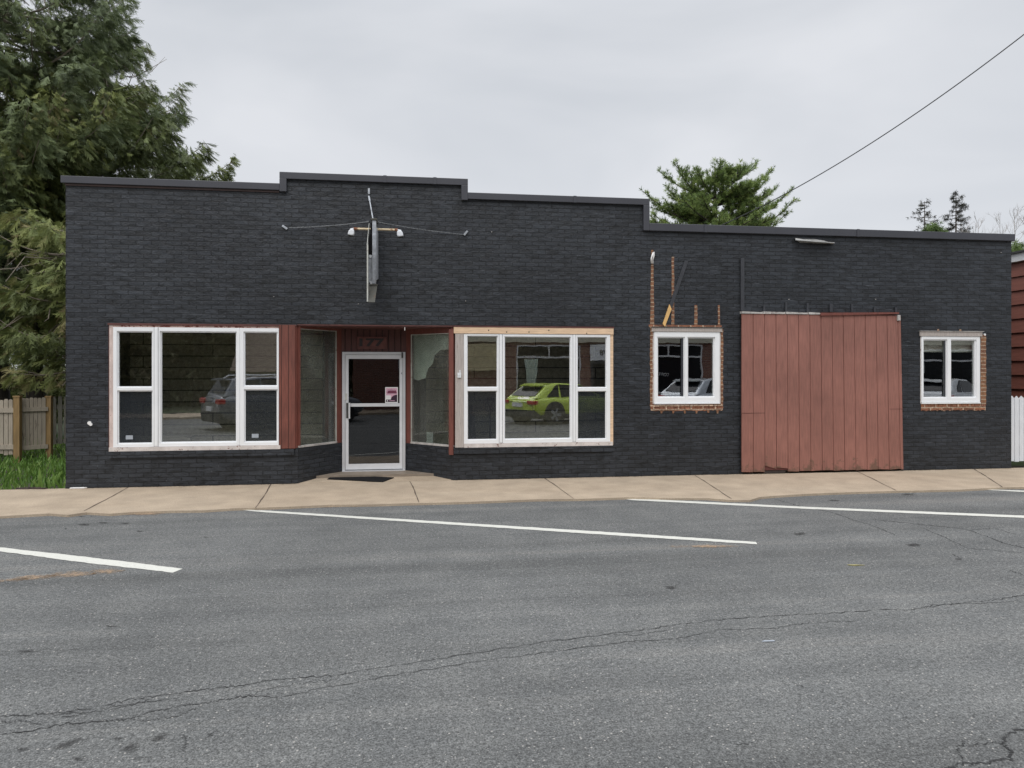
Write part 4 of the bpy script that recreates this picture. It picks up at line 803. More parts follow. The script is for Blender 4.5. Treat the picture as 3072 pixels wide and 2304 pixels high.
for p, h, w_ in ((p1, 1.22, .055), (p2, 1.2, .05)):
    m = MB(); m.box(p[0] - w_, p[0] + w_, p[1] - .05, p[1] + .05, -.06, h); m.prism([(p[0] - w_ - .01, p[1] - .06, h), (p[0] + w_ + .01, p[1] - .06, h), (p[0] + w_ + .01, p[1] + .06, h), (p[0] - w_ - .01, p[1] + .06, h)], (0, 0, .03)); m.build('post', 'fence post', fen)
ga = p1 + np.array([.13, .06]); gb = ga + (p2 - p1) * .93 + np.array([.32, -.3])
ga = PT(64, 1360, 14.08)[:2]; gb = PT(143, 1346, 14.4)[:2]
m = MB(); run(m, ga, gb, .15, 1.2, .062, .008, .006, slope=.06); rail(m, ga, gb, .93, .08, .002); rail(m, ga, gb, .17, .08, .002); gate = m.build('gate', 'fence wood', fen)
m = MB(); pc_ = PT(156, 1340, 14.9)[:2]; pe = pc_ + np.array([2.4, .35]); run(m, pc_, pe, .2, 1.2, .075, .035, .01); rail(m, pc_, pe, .93, .09, -.05); rail(m, pc_, pe, .22, .08, -.05); m.build('picket_panel', 'fence grey', fen)
wf = thing('white_picket_fence', 'white painted picket fence closing the gap beside the red sided building', 'fence', (XR + .02, .25, 0))
x = XR + .012; i = 0
while x < XR + 1.5:
    m = MB(); picket(m, x, .25, 1, 0, .088, .085 + random.uniform(-.01, .01), FZ(3045, 1187, .25) + random.uniform(-.008, .008), .02); m.build('picket', 'white paint', wf); x += .098
m = MB(); m.box(XR, XR + 1.5, .272, .31, .3, .39); m.box(XR, XR + 1.5, .272, .31, .95, 1.04); m.build('rail', 'white paint', wf)
m = MB(); m.box(XR + 1.5, XR + 1.6, .24, .34, -.06, 1.3); m.build('post', 'white paint', wf)
NB = thing('red_house', 'neighbouring building clad in rust red lap siding under a white fascia', 'building', (12.2, .62, 0))
m = MB(); zt_n = 3.95; z = -.05; ex = .285
while z < zt_n - .01:
    zt3 = min(z + ex, zt_n); m.add([(12.2 - .035, .62, z), (12.2 - .035, 12, z), (12.2, 12, zt3), (12.2, .62, zt3), (12.5, .62, z), (12.5, 12, z), (12.5, 12, zt3), (12.5, .62, zt3)], [(0, 3, 2, 1), (0, 1, 5, 4), (3, 7, 6, 2), (0, 4, 7, 3), (1, 2, 6, 5)]); z += ex
    m.add([(12.165, .585, z - ex), (20, .585, z - ex), (20, .62, zt3), (12.2, .62, zt3)], [(0, 1, 2, 3)])
m.box(12.5, 20, .7, 12, -.05, zt_n); m.build('siding_wall', 'siding red', NB)
m = MB(); m.box(12.10, 12.26, .5, 12.1, zt_n, zt_n + .16); m.box(12.26, 20.2, .5, .6, zt_n, zt_n + .16); m.build('fascia', 'fascia white', NB)
m = MB(); m.box(12.05, 20.2, .48, 12.2, zt_n + .161, zt_n + .2); m.build('roof', 'roofing', NB)
a = PT(2155, 680, 12.9); b_ = PT(3240, -30, 9.5); m = MB(); pts = []
for i in range(41):
    f = i / 40; p = a * (1 - f) + b_ * f; p[2] -= .26 * 4 * f * (1 - f); pts.append(p)
m.tube(pts, .008, 6); tag(m.build('overhead_cable', 'cable'), 'thin overhead cable running up from the roof edge into the sky', 'cable')

# ------------------------------------------------------------------ foliage
def frames(A_):
    A_ = A_ / (np.linalg.norm(A_, axis=1, keepdims=True) + 1e-9); r = rng.normal(size=A_.shape); r = r - (r * A_).sum(1, keepdims=True) * A_; r /= (np.linalg.norm(r, axis=1, keepdims=True) + 1e-9); return A_, r, np.cross(A_, r)
def scatter(name, mat, tmpl, O, A_, Lg, tint, parent=None, flatten=None, local=False):
    """copies of a leaf-spray template (M quads: along, side, normal) at points O along A_"""
    A_, Sd, N_ = frames(np.asarray(A_, float)); O = np.asarray(O, float)
    if flatten is not None:                                        # turn the spray's plane towards a preferred normal
        N2 = flatten - (flatten * A_).sum(1, keepdims=True) * A_; N2 /= (np.linalg.norm(N2, axis=1, keepdims=True) + 1e-9); N_ = N2; Sd = np.cross(N_, A_)
    T = np.asarray(tmpl, float); V = (O[:, None, None] + Lg[:, None, None, None] * (T[None, ..., 0:1] * A_[:, None, None] + T[None, ..., 1:2] * Sd[:, None, None] + T[None, ..., 2:3] * N_[:, None, None])).reshape(-1, 3)
    nf = len(V) // 4; me = bpy.data.meshes.new(name); me.vertices.add(len(V)); me.vertices.foreach_set('co', V.astype(np.float32).ravel()); me.loops.add(nf * 4); me.loops.foreach_set('vertex_index', np.arange(nf * 4, dtype=np.int32))
    me.polygons.add(nf); me.polygons.foreach_set('loop_start', np.arange(0, nf * 4, 4, dtype=np.int32)); me.polygons.foreach_set('loop_total', np.full(nf, 4, np.int32))
    at = me.attributes.new('tint', 'FLOAT', 'POINT'); at.data.foreach_set('value', np.repeat(np.clip(tint, 0, 1), T.shape[0] * 4).astype(np.float32)); me.update(calc_edges=True); me.materials.append(MATS[mat])
    o = bpy.data.objects.new(name, me); COL.objects.link(o); attach(o, parent, local); return o
def strip(p0, p1, w0, w1, z0=0, z1=0):
    p0 = np.array(p0, float); p1 = np.array(p1, float); d = p1 - p0; n_ = np.array([-d[1], d[0]]) / (np.linalg.norm(d) + 1e-9)
    return [(*(p0 - n_ * w0), z0), (*(p0 + n_ * w0), z0), (*(p1 + n_ * w1), z1), (*(p1 - n_ * w1), z1)]
def cedar_spray():
    T = [strip((0, 0), (.98, 0), .016, .008, 0, -.16)]
    for x in (.08, .2, .32, .44, .56, .68, .8):
        for s_ in (-1, 1):
            if random.random() < .12: continue
            l_ = .50 * (1 - .5 * x) * random.uniform(.7, 1.2); dz = -.16 * x; a = R_(24 + 18 * random.random())
            T.append(strip((x, 0), (x + l_ * math.cos(a), s_ * l_ * math.sin(a)), .030, .010, dz, dz - .22 * l_ + .05 * random.uniform(-1, 1)))
    return T
def needle_tuft(n=16):
    T = []
    for i in range(n):
        a = 2 * math.pi * i / n + random.random(); c = random.uniform(.2, .95); s_ = math.sqrt(1 - c * c); d = np.array([c, s_ * math.cos(a), s_ * math.sin(a)]); l_ = random.uniform(.75, 1.05); o = np.array([random.uniform(0, .45), 0, 0])
        n_ = np.cross(d, [.3, .5, .8]); n_ /= np.linalg.norm(n_); w_ = .055; T.append([tuple(o - n_ * w_), tuple(o + n_ * w_), tuple(o + d * l_ + n_ * w_ * .4), tuple(o + d * l_ - n_ * w_ * .4)])
    return T
def blade_leaves(n=7):
    T = []
    for i in range(n):
        a = random.uniform(-1.2, 1.2); x = i / n; T.append(strip((x, 0), (x + .35 * math.cos(a), .35 * math.sin(a)), .09, .04, random.uniform(-.15, .15), random.uniform(-.2, .2)))
    return T
def in_building(p): return XL - .12 < p[0] < XR + .1 and -.2 < p[1] < 15 and p[2] < 4.75
def curve(base, az, h, L_, sag, lift, n=8):
    d = np.array([math.cos(az), math.sin(az), 0]); return [base + d * L_ * (i / n) + np.array([0, 0, h + L_ * (sag * (i / n) + lift * (i / n) ** 2.6)]) for i in range(n + 1)]
def cedar(label, base, H, rad, zmin, nb, dens, tl, mat, spray=(.19, .34), extra=(), keep=lambda p: True, group=None, trunk_r=.26, lean=(0, 0)):
    base = np.array(base, float); t = thing('cedar_tree', label, 'tree', base, 0, group); lean = np.array([*lean, 0])
    m = MB(); m.tube([base + np.array([random.uniform(-.05, .05), random.uniform(-.05, .05), H * f - .1]) + lean * f for f in (0, .03, .1, .25, .45, .7, .92)], [trunk_r * k for k in (1.5, 1.1, 1, .85, .6, .3, .06)], 12); m.build('trunk', 'bark', t, smooth=True)
    O, A_, Ls, Ti, FL = [], [], [], [], []; bm = MB()
    todo = [(zmin + (H - zmin) * random.random() ** .95, random.uniform(0, 2 * math.pi), None) for _ in range(nb)] + [(h, az, l_) for h, az, l_ in extra]
    for h, az, fixed in todo:
        L_ = fixed or rad(h) * random.uniform(.7, 1.12)
        if L_ < .25: L_ = .25
        b0 = base + lean * (h / H); sag = random.uniform(-.38, -.05) if fixed is None else -.06; lift = random.uniform(.22, .48) if fixed is None else .3
        c = curve(b0, az, h, L_, sag, lift); cl = []
        for p in c:
            if in_building(p) or not keep(p): break
            cl.append(p)
        if len(cl) > 2: bm.tube(cl, list(np.linspace(.012 + .012 * L_, .006, len(cl))), 4, cap=False)
        gap = rng.random((10, 12)) < .27; bt = random.gauss(0, .16); k = int(dens * L_ * L_ * 1.05 + dens * L_ * 1.8)
        for _ in range(k):
            s_ = random.uniform(.18, 1.04) ** .75; i = min(7, int(s_ * 8)); f = s_ * 8 - i; p = c[i] * (1 - f) + c[min(8, i + 1)] * f; lat = random.gauss(0, .16) * L_ * (1.15 - s_) + random.gauss(0, .08)
            dl = np.array([-math.sin(az), math.cos(az), 0]); q = p + dl * lat + np.array([0, 0, random.gauss(-.04, .09) - .12 * abs(lat)])
            if in_building(q) or not keep(q) or gap[int(s_ * 9) % 10, int((lat / (L_ + .3) + 1) * 6) % 12]: continue
            ax = np.array([math.cos(az), math.sin(az), 0]) * .7 + dl * np.sign(lat) * random.uniform(.1, 1.0) + np.array([0, 0, random.gauss(-.55, .45)])
            O.append(q); A_.append(ax); Ls.append(random.uniform(*spray)); Ti.append(random.gauss(tl + bt, .17)); FL.append(np.array([random.gauss(0, .55), random.gauss(0, .55), 1]) + .45 * ax)
    tw = bm
    for _ in range(int(nb * 1.2)):
        h = zmin + (H - zmin) * .75 * random.random(); az = random.uniform(0, 6.283); r0 = rad(h) * random.uniform(.15, .5); p = base + np.array([math.cos(az) * r0, math.sin(az) * r0, h]); d = np.array([math.cos(az + random.gauss(0, .7)), math.sin(az + random.gauss(0, .7)), random.gauss(-.25, .5)]); l_ = random.uniform(.5, 1.2)
        pts = [p + d * l_ * f + np.array([0, 0, .25 * l_ * f * f * random.choice((-1, 1))]) for f in (0, .35, .7, 1)]
        if not any(in_building(q) for q in pts): tw.tube(pts, [.013, .011, .008, .004], 4, cap=False)
    bm.build('branches', 'twig', t)
    scatter('crown', mat, cedar_spray(), O, A_, np.array(Ls), np.array(Ti), t, np.array(FL)); return t
def at(px, t_, z=-.05): p = PT(px, HY, t_); p[2] = z; return p
cedar('tall dark green cedar, the rearmost and tallest of the trees beyond the tan picket fence', at(-20, 18.0), 16.5, lambda h: max(.3, min(4.1, (16.8 - h) * .50)), 2.6, 200, 20, .34, 'cedar dark', group='cedars by the shop', trunk_r=.34)
cedar('narrow dark cedar rising behind the roof edge of the shop', at(318, 20.5), 13.3, lambda h: max(.25, min(3.2, (13.6 - h) * .47)), 3.0, 125, 20, .35, 'cedar dark', group='cedars by the shop', trunk_r=.2)
cedar('broad yellow green cedar with bare twigs, its trunk behind the open gate', at(106, 18.6), 9.8, lambda h: max(.4, 3.9 * math.sqrt(max(.02, 1 - ((h - 5.4) / 4.6) ** 2))), 2.6, 125, 16, .42, 'cedar light', group='cedars by the shop', trunk_r=.22,
      extra=[(6.3, R_(-18), 4.9), (6.0, R_(-8), 5.1), (6.6, R_(-28), 4.6), (5.6, R_(-14), 4.7)])
# low boughs near the corner of the wall
cedar('small light green cedar growing close against the side of the shop', at(262, 15.2, -.05), 5.4, lambda h: max(.25, 1.75 * math.sqrt(max(.03, 1 - ((h - 3.2) / 2.8) ** 2))), 1.5, 60, 22, .5, 'cedar light', (.2, .34), group='cedars by the shop', trunk_r=.07)

def pine():
    base = at(2145, 27); t = thing('pine_tree', 'bushy green pine with upturned branch tips showing above the lowest parapet', 'tree', base); H = 9.75
    m = MB(); m.tube([base + np.array([0, 0, H * f]) for f in (0, .3, .6, .85, .98)], [.24, .2, .14, .07, .02], 10); m.build('trunk', 'bark', t, smooth=True)
    tips = [(1979, 515), (1927, 572), (2022, 492), (2163, 484), (2272, 487), (2313, 512), (2371, 574), (2382, 602), (2095, 512), (2190, 512), (2235, 500), (2040, 520), (1960, 640), (2330, 560), (1945, 640), (2360, 640), (2300, 540), (2000, 560), (2280, 640)]
    bm = MB(); O, A_, Ti = [], [], []; brs = []
    for px, py in tips:
        p = PT(px, py, 27 + random.uniform(-1.2, 1.2)); h = p[2] - .25 - .42 * math.hypot(*(p - base)[:2]); h = max(5.2, min(H - .3, h)); brs.append((np.array([base[0], base[1], h]), p))
    for _ in range(80):
        h = random.uniform(5.0, 9.0); L_ = min(2.9, (10.0 - h) * .95) * random.uniform(.6, 1); az = random.uniform(0, 6.283); s_ = np.array([base[0], base[1], h]); brs.append((s_, s_ + np.array([math.cos(az) * L_, math.sin(az) * L_, .18 * L_ + .12])))
    def sprout(p, ax, l_): O.append(p); A_.append(ax); Ti.append(random.gauss(.42, .33)); Ls.append(l_)
    Ls = []
    for s_, e in brs:
        d = e - s_; L_ = np.linalg.norm(d[:2]); pts = [s_ + d * np.array([f, f, .25 * f + .75 * f ** 2.2]) for f in np.linspace(0, 1, 9)]; bm.tube(pts, list(np.linspace(.02 + .012 * L_, .01, 9)), 5, cap=False)
        for i in range(2, 9):
            for _ in range(3 if i < 8 else 2):
                side = np.array([-d[1], d[0], 0]) / (L_ + 1e-6) * random.choice((-1, 1)); b0 = pts[i] * random.uniform(.0, 1) + 0 * d if False else pts[i] - (pts[i] - pts[i - 1]) * random.random(); l_ = random.uniform(.15, .5) * (1.25 - i / 9) * min(1.6, L_)
                e2 = b0 + side * l_ * .7 + d / (np.linalg.norm(d) + 1e-6) * l_ * .6 + np.array([0, 0, l_ * random.uniform(.1, .7)]); bm.tube([b0, (b0 + e2) / 2 - np.array([0, 0, .04 * l_]), e2], [.012, .010, .006], 4, cap=False)
                k = max(3, int(l_ / .06))
                for j in range(k + 1): f = j / k; sprout(b0 * (1 - f) + e2 * f + rng.normal(0, .03, 3), e2 - b0 + np.array([0, 0, .35 * l_]) + rng.normal(0, .12, 3), random.uniform(.09, .15))
        for f in np.linspace(.45, 1, 12): i = min(7, int(f * 8)); g = f * 8 - i; sprout(pts[i] * (1 - g) + pts[i + 1] * g, pts[i + 1] - pts[i] + np.array([0, 0, .1]) + rng.normal(0, .05, 3), .15)
    for f in np.linspace(.86, 1.0, 8): sprout(base + np.array([0, 0, H * f]), np.array([0, 0, 1.]) + rng.normal(0, .2, 3), .16)
    bm.build('branches', 'bark', t); scatter('crown', 'pine needles', needle_tuft(), O, A_, np.array(Ls), np.array(Ti), t)
pine()
def spruce(label, px, py, t_, half, zvis, group=None, dens=1.0, sparse=.6):
    base = at(px, t_); top = PT(px, py, t_)[2]; t = thing('spruce_tree', label, 'tree', base, 0, group); m = MB(); m.tube([base + np.array([0, 0, top * f]) for f in (0, .5, .8, 1)], [.22, .14, .07, .02], 7); m.build('trunk', 'bark', t)
    bm = MB(); O, A_, Ls = [], [], []; h = top - .15
    while h > zvis:
        u = (top - h) / (top - zvis)
        for _ in range(3):
            if random.random() < sparse + .2:
                az = random.uniform(0, 6.283); L_ = half * (.22 + .78 * u ** .8) * random.uniform(.55, 1.15); s_ = np.array([base[0], base[1], h]); e = s_ + np.array([math.cos(az) * L_, math.sin(az) * L_, random.uniform(-.2, .1) * L_]); c_ = [s_, (s_ + e) / 2 - np.array([0, 0, .06 * L_]), e + np.array([0, 0, .1 * L_])]; bm.tube(c_, [.035, .025, .012], 4, cap=False)
                for k in range(int((5 + 9 * L_) * dens)): f = random.uniform(.25, 1); O.append(s_ * (1 - f) + e * f + rng.normal(0, .07, 3)); A_.append(e - s_ + rng.normal(0, .5, 3)); Ls.append(random.uniform(.16, .3))
        h -= random.uniform(.22, .34)
    bm.build('branches', 'bark', t); scatter('crown', 'spruce needles', needle_tuft(9), O, A_, np.array(Ls), rng.random(len(O)), t)
spruce('half bare dark spruce, the taller and thinner of the two far spires', 2868, 578, 62, 1.7, 11.5, 'distant conifers', 1.1)
spruce('half bare grey spruce, the shorter of the two far spires', 2774, 602, 62, 1.9, 11.5, 'distant conifers', .45, .75)
def bushy(name, label, cat, base, rx, rz, zc, n, mat, tl, group=None, sz=(.25, .4), tr=.12, tmpl=None):
    base = np.array(base, float); t = thing(name, label, cat, base, 0, group); m = MB(); m.tube([base, base + np.array([.05, 0, zc * .6]), base + np.array([0, .05, zc + rz * .5])], [tr, tr * .7, tr * .2], 7)
    O, A_ = [], []; cl = [(rng.normal(0, .5, 3) * np.array([rx, rx, rz]) * .9, random.uniform(.3, .55)) for _ in range(12)]
    for c_, r in cl: m.tube([base + np.array([0, 0, zc * .5]), base + np.array([c_[0] * .5, c_[1] * .5, zc * .8 + c_[2] * .4]), base + np.array([c_[0], c_[1], max(.2, zc + c_[2])])], [tr * .4, tr * .25, .01], 4, cap=False)
    m.build('trunk', 'bark', t)
    for _ in range(n):
        c_, r = random.choice(cl); p = c_ + rng.normal(0, .45, 3) * np.array([rx, rx, rz]) * r
        O.append(base + np.array([p[0], p[1], max(.1, zc + p[2])])); A_.append(p + rng.normal(0, .6, 3) + np.array([0, 0, .3]))
    scatter('crown', mat, tmpl or blade_leaves(), O, A_, rng.uniform(*sz, n), rng.normal(tl, .22, n), t); return t
bushy('pine_tree', 'rounded green conifer standing between the two far spires', 'tree', at(2820, 60), 1.05, 1.1, 12.9, 1100, 'pine needles', -.1, 'distant conifers', (.25, .4), .15, needle_tuft(12))
bushy('pine_tree', 'dark conifer behind the white fascia of the red sided building', 'tree', at(3062, 42), 1.5, 1.2, 7.8, 1400, 'pine needles', .1, 'distant conifers', (.2, .32), .15, needle_tuft(12))
def bare_tree(label, px, py, t_, sp):
    base = at(px, t_); top = PT(px, py, t_)[2]; t = thing('bare_tree', label, 'tree', base, 0, 'leafless trees far behind the low parapet'); m = MB(); m.tube([base + np.array([0, 0, top * f]) for f in (0, .5, .8, 1)], [.10, .05, .02, .008], 6); m.build('trunk', 'pale twig', t); b = MB()
    def grow(p, d, l_, r, k):
        e = p + d * l_; b.tube([p, (p + e) / 2 + rng.normal(0, .03 * l_, 3), e], [r, r * .8, r * .55], 4, cap=False)
        if k:
            for _ in range(3): f = random.uniform(.35, 1); d2 = d + rng.normal(0, .42, 3) + np.array([0, 0, .15]); d2 /= np.linalg.norm(d2); grow(p * (1 - f) + e * f, d2, l_ * random.uniform(.45, .7), r * .6, k - 1)
    for _ in range(13): h = top * random.uniform(.72, .97); az = random.uniform(0, 6.283); d = np.array([math.cos(az) * .55, math.sin(az) * .55, .85]); grow(base + np.array([0, 0, h]), d / np.linalg.norm(d), sp * random.uniform(.5, 1) * (1.15 - h / top) * 3, .013, 2)
    b.build('branches', 'pale twig', t)
for px, py, l in ((2885, 668, 'short leafless tree just beside the taller far spire'), (2935, 655, 'leafless tree with two thin tops between the far spires and the parapet corner'), (3000, 645, 'bushy leafless tree nearest the end of the low parapet'), (3044, 634, 'tallest leafless tree, rising above the white fascia of the red sided building'), (3085, 640, 'leafless tree standing over the roof of the red sided building')): bare_tree(l, px, py, 55, 1.6)
bushes = [('yellow green shrub, the one seen between the two trunks beyond the picket fence', 62, 24), ('pale shrub growing behind the open gate, nearest the black wall', 175, 25), ('sparse yellow shrub behind the fence at the edge of the thicket', 5, 27), ('tall pale shrub rising behind the trunk at the gate', 125, 30)]
for l, px, t_ in bushes: bushy('shrub', l, 'shrub', at(px, t_), 1.15, .85, .95 + .1 * random.random(), 1500, 'shrub leaves', .5, 'undergrowth behind the fence', (.16, .3), .04)
# grass on the strip beside the building
n = 15000; gx = rng.uniform(-14, XL - .03, n); gy = rng.uniform(.06, 9, n) ** 1.0; keep = rng.random(n) < np.clip(1.35 - gy / 8, .25, 1); gx, gy = gx[keep], gy[keep]; n = len(gx)
hgt = rng.uniform(.08, .20, n) * (1 + .9 * (np.abs(gx - XL) < .5) * rng.random(n)) * np.where(gy < .25, .6, 1); az = rng.uniform(0, 6.283, n); ln = rng.uniform(.1, .8, n)
A_ = np.stack([np.cos(az) * ln, np.sin(az) * ln, np.ones(n)], 1); T = [strip((0, 0), (.55, 0), .085, .07, 0, .02), strip((.55, 0), (1, .0), .07, .008, .02, .16)]
patch = .5 + .5 * np.sin(gx * 2.1 + 1.3) * np.cos(gy * 1.7); tag(scatter('grass', 'grass blade', T, np.stack([gx, gy, np.full(n, -.06)], 1), A_, hgt, rng.normal(.38, .2, n) + .25 * (patch - .5)), kind='stuff')

# ------------------------------------------------------------------ the far side of the street: it stands behind the camera and shows in the glass
SY = -18.0
def VX(px): return float(F(px, 1000, 18.0)[0])                       # x on the opposite shop front of what the glass shows at pixel px
def VZ(py, px=1620): return float(F(px, py, 18.0)[2])
fs = MB(); fs.box(-60, 60, SY - .3, -15.9, -.2, .05); tag(fs.build('far_sidewalk', 'tan concrete'), kind='structure')
hr_ = MB(); hr_.add([(-400, -400, -.02), (VX(1000), -400, -.02), (VX(1000), -18.4, -.02), (-400, -18.4, -.02)], [(0, 1, 2, 3)]); tag(hr_.build('far_ground', 'soil'), kind='structure')
BX0, BX1 = VX(1050), VX(3080)
OS = thing('brick_storefront', 'dark red brick storefront with a cream fascia across the street, seen reflected in the windows', 'building', (BX0, SY, 0))
zf = 2.92
w1 = (VX(1550), VX(1742), .75, 2.8); d1 = (VX(1772), VX(1850), .05, 2.8); w2 = (VX(1905), VX(2108), .75, 2.85); w3 = (VX(2300), VX(2700), .75, 2.85); w0 = (VX(1195), VX(1330), .9, 2.75); w4 = (VX(2760), VX(2940), .6, 2.7)
m = MB(); m.grid([(BX0, BX1, -.1, 4.7)], [w1, d1, w2, w3, w0, w4], SY, SY - .3); m.box(BX0, BX1, SY - 9, SY - 8.7, -.1, 4.7); m.box(BX0, BX0 + .3, SY - 8.7, SY - .31, -.1, 4.7); m.box(BX1 - .3, BX1, SY - 8.7, SY - .31, -.1, 4.7); m.build('wall', 'shop brick', OS)
MB().box(BX0 + .3, BX1 - .3, SY - 8.7, SY - .31, 4.2, 4.3).build('roof', 'roofing', OS)
MB().box(VX(1395), BX1 + .02, SY + .0, SY + .12, zf, 4.75).build('fascia', 'cream stucco', OS)
MB().box(BX0 + .3, BX1 - .3, SY - 1.7, SY - 1.6, -.1, 4.2).build('interior_wall', 'interior dark', OS)
for k, r in enumerate((w0, w1, w2, w3, w4)):
    fr = MB(); t = .06; zt_ = r[3] - .5; holes = [(r[0] + t, r[1] - t, r[2] + t, zt_ - .04)]; mid_ = (r[0] + r[1]) / 2; holes += [(r[0] + t, mid_ - .03, zt_ + .04, r[3] - t), (mid_ + .03, r[1] - t, zt_ + .04, r[3] - t)]
    fr.grid([r], holes, SY + .02, SY - .08); o = fr.build('window', 'aluminium', OS)
    for h in holes: MB().box(h[0], h[1], SY - .05, SY - .044, h[2], h[3]).build('pane', 'car glass dark', o)
m = MB(); k = 14; cx0, cx1 = VX(1572), VX(1616)
for i in range(k): u, v = cx0 + (cx1 - cx0) * i / k, cx0 + (cx1 - cx0) * (i + 1) / k; a, b = .03 * (i % 2), .03 * ((i + 1) % 2); cc = (cx0 + cx1) / 2; m.add([(cc + (u - cc) * .5, SY + .03 - a + .01, 1.1), (cc + (v - cc) * .5, SY + .03 - b + .01, 1.1), (v, SY + .03 - b + .01, 2.22), (u, SY + .03 - a + .01, 2.22)], [(0, 1, 2, 3)])
m.build('curtain', 'curtain', OS)
m = MB(); m.grid([d1], [(d1[0] + .12, d1[1] - .12, .3, 2.05)], SY + .01, SY - .05); dd = m.build('door', 'timber black', OS); MB().box(d1[0] + .12, d1[1] - .12, SY - .03, SY - .024, .3, 2.05).build('pane', 'car glass dark', dd)
sp = MB(); sp.box(d1[0] - .02, d1[1] + .1, SY + .011, SY + .05, 2.18, 2.84); pnl = sp.build('number_board', 'white paint', OS); text_mb('178', .30, .004, (d1[0] + d1[1]) / 2 + .05, SY + .056, 2.5, face=1, bold=.004).build('house_number', 'interior dark', pnl)
pw2 = [text_mb('COFFEE', .17, .003, (w2[0] + w2[1]) / 2 - .25, SY - .035, 1.55, face=1)]
for p_ in pw2: p_.build('window_lettering', 'aluminium', OS)
m = MB(); tz0, tz1 = VZ(1112, 1445), VZ(1033, 1445); m.box(VX(1396), VX(1495), SY + .13, SY + .3, tz0, tz1); tag(m.build('awning_board', 'tan board'), 'tan board awning fixed to the brick storefront across the street', 'awning')
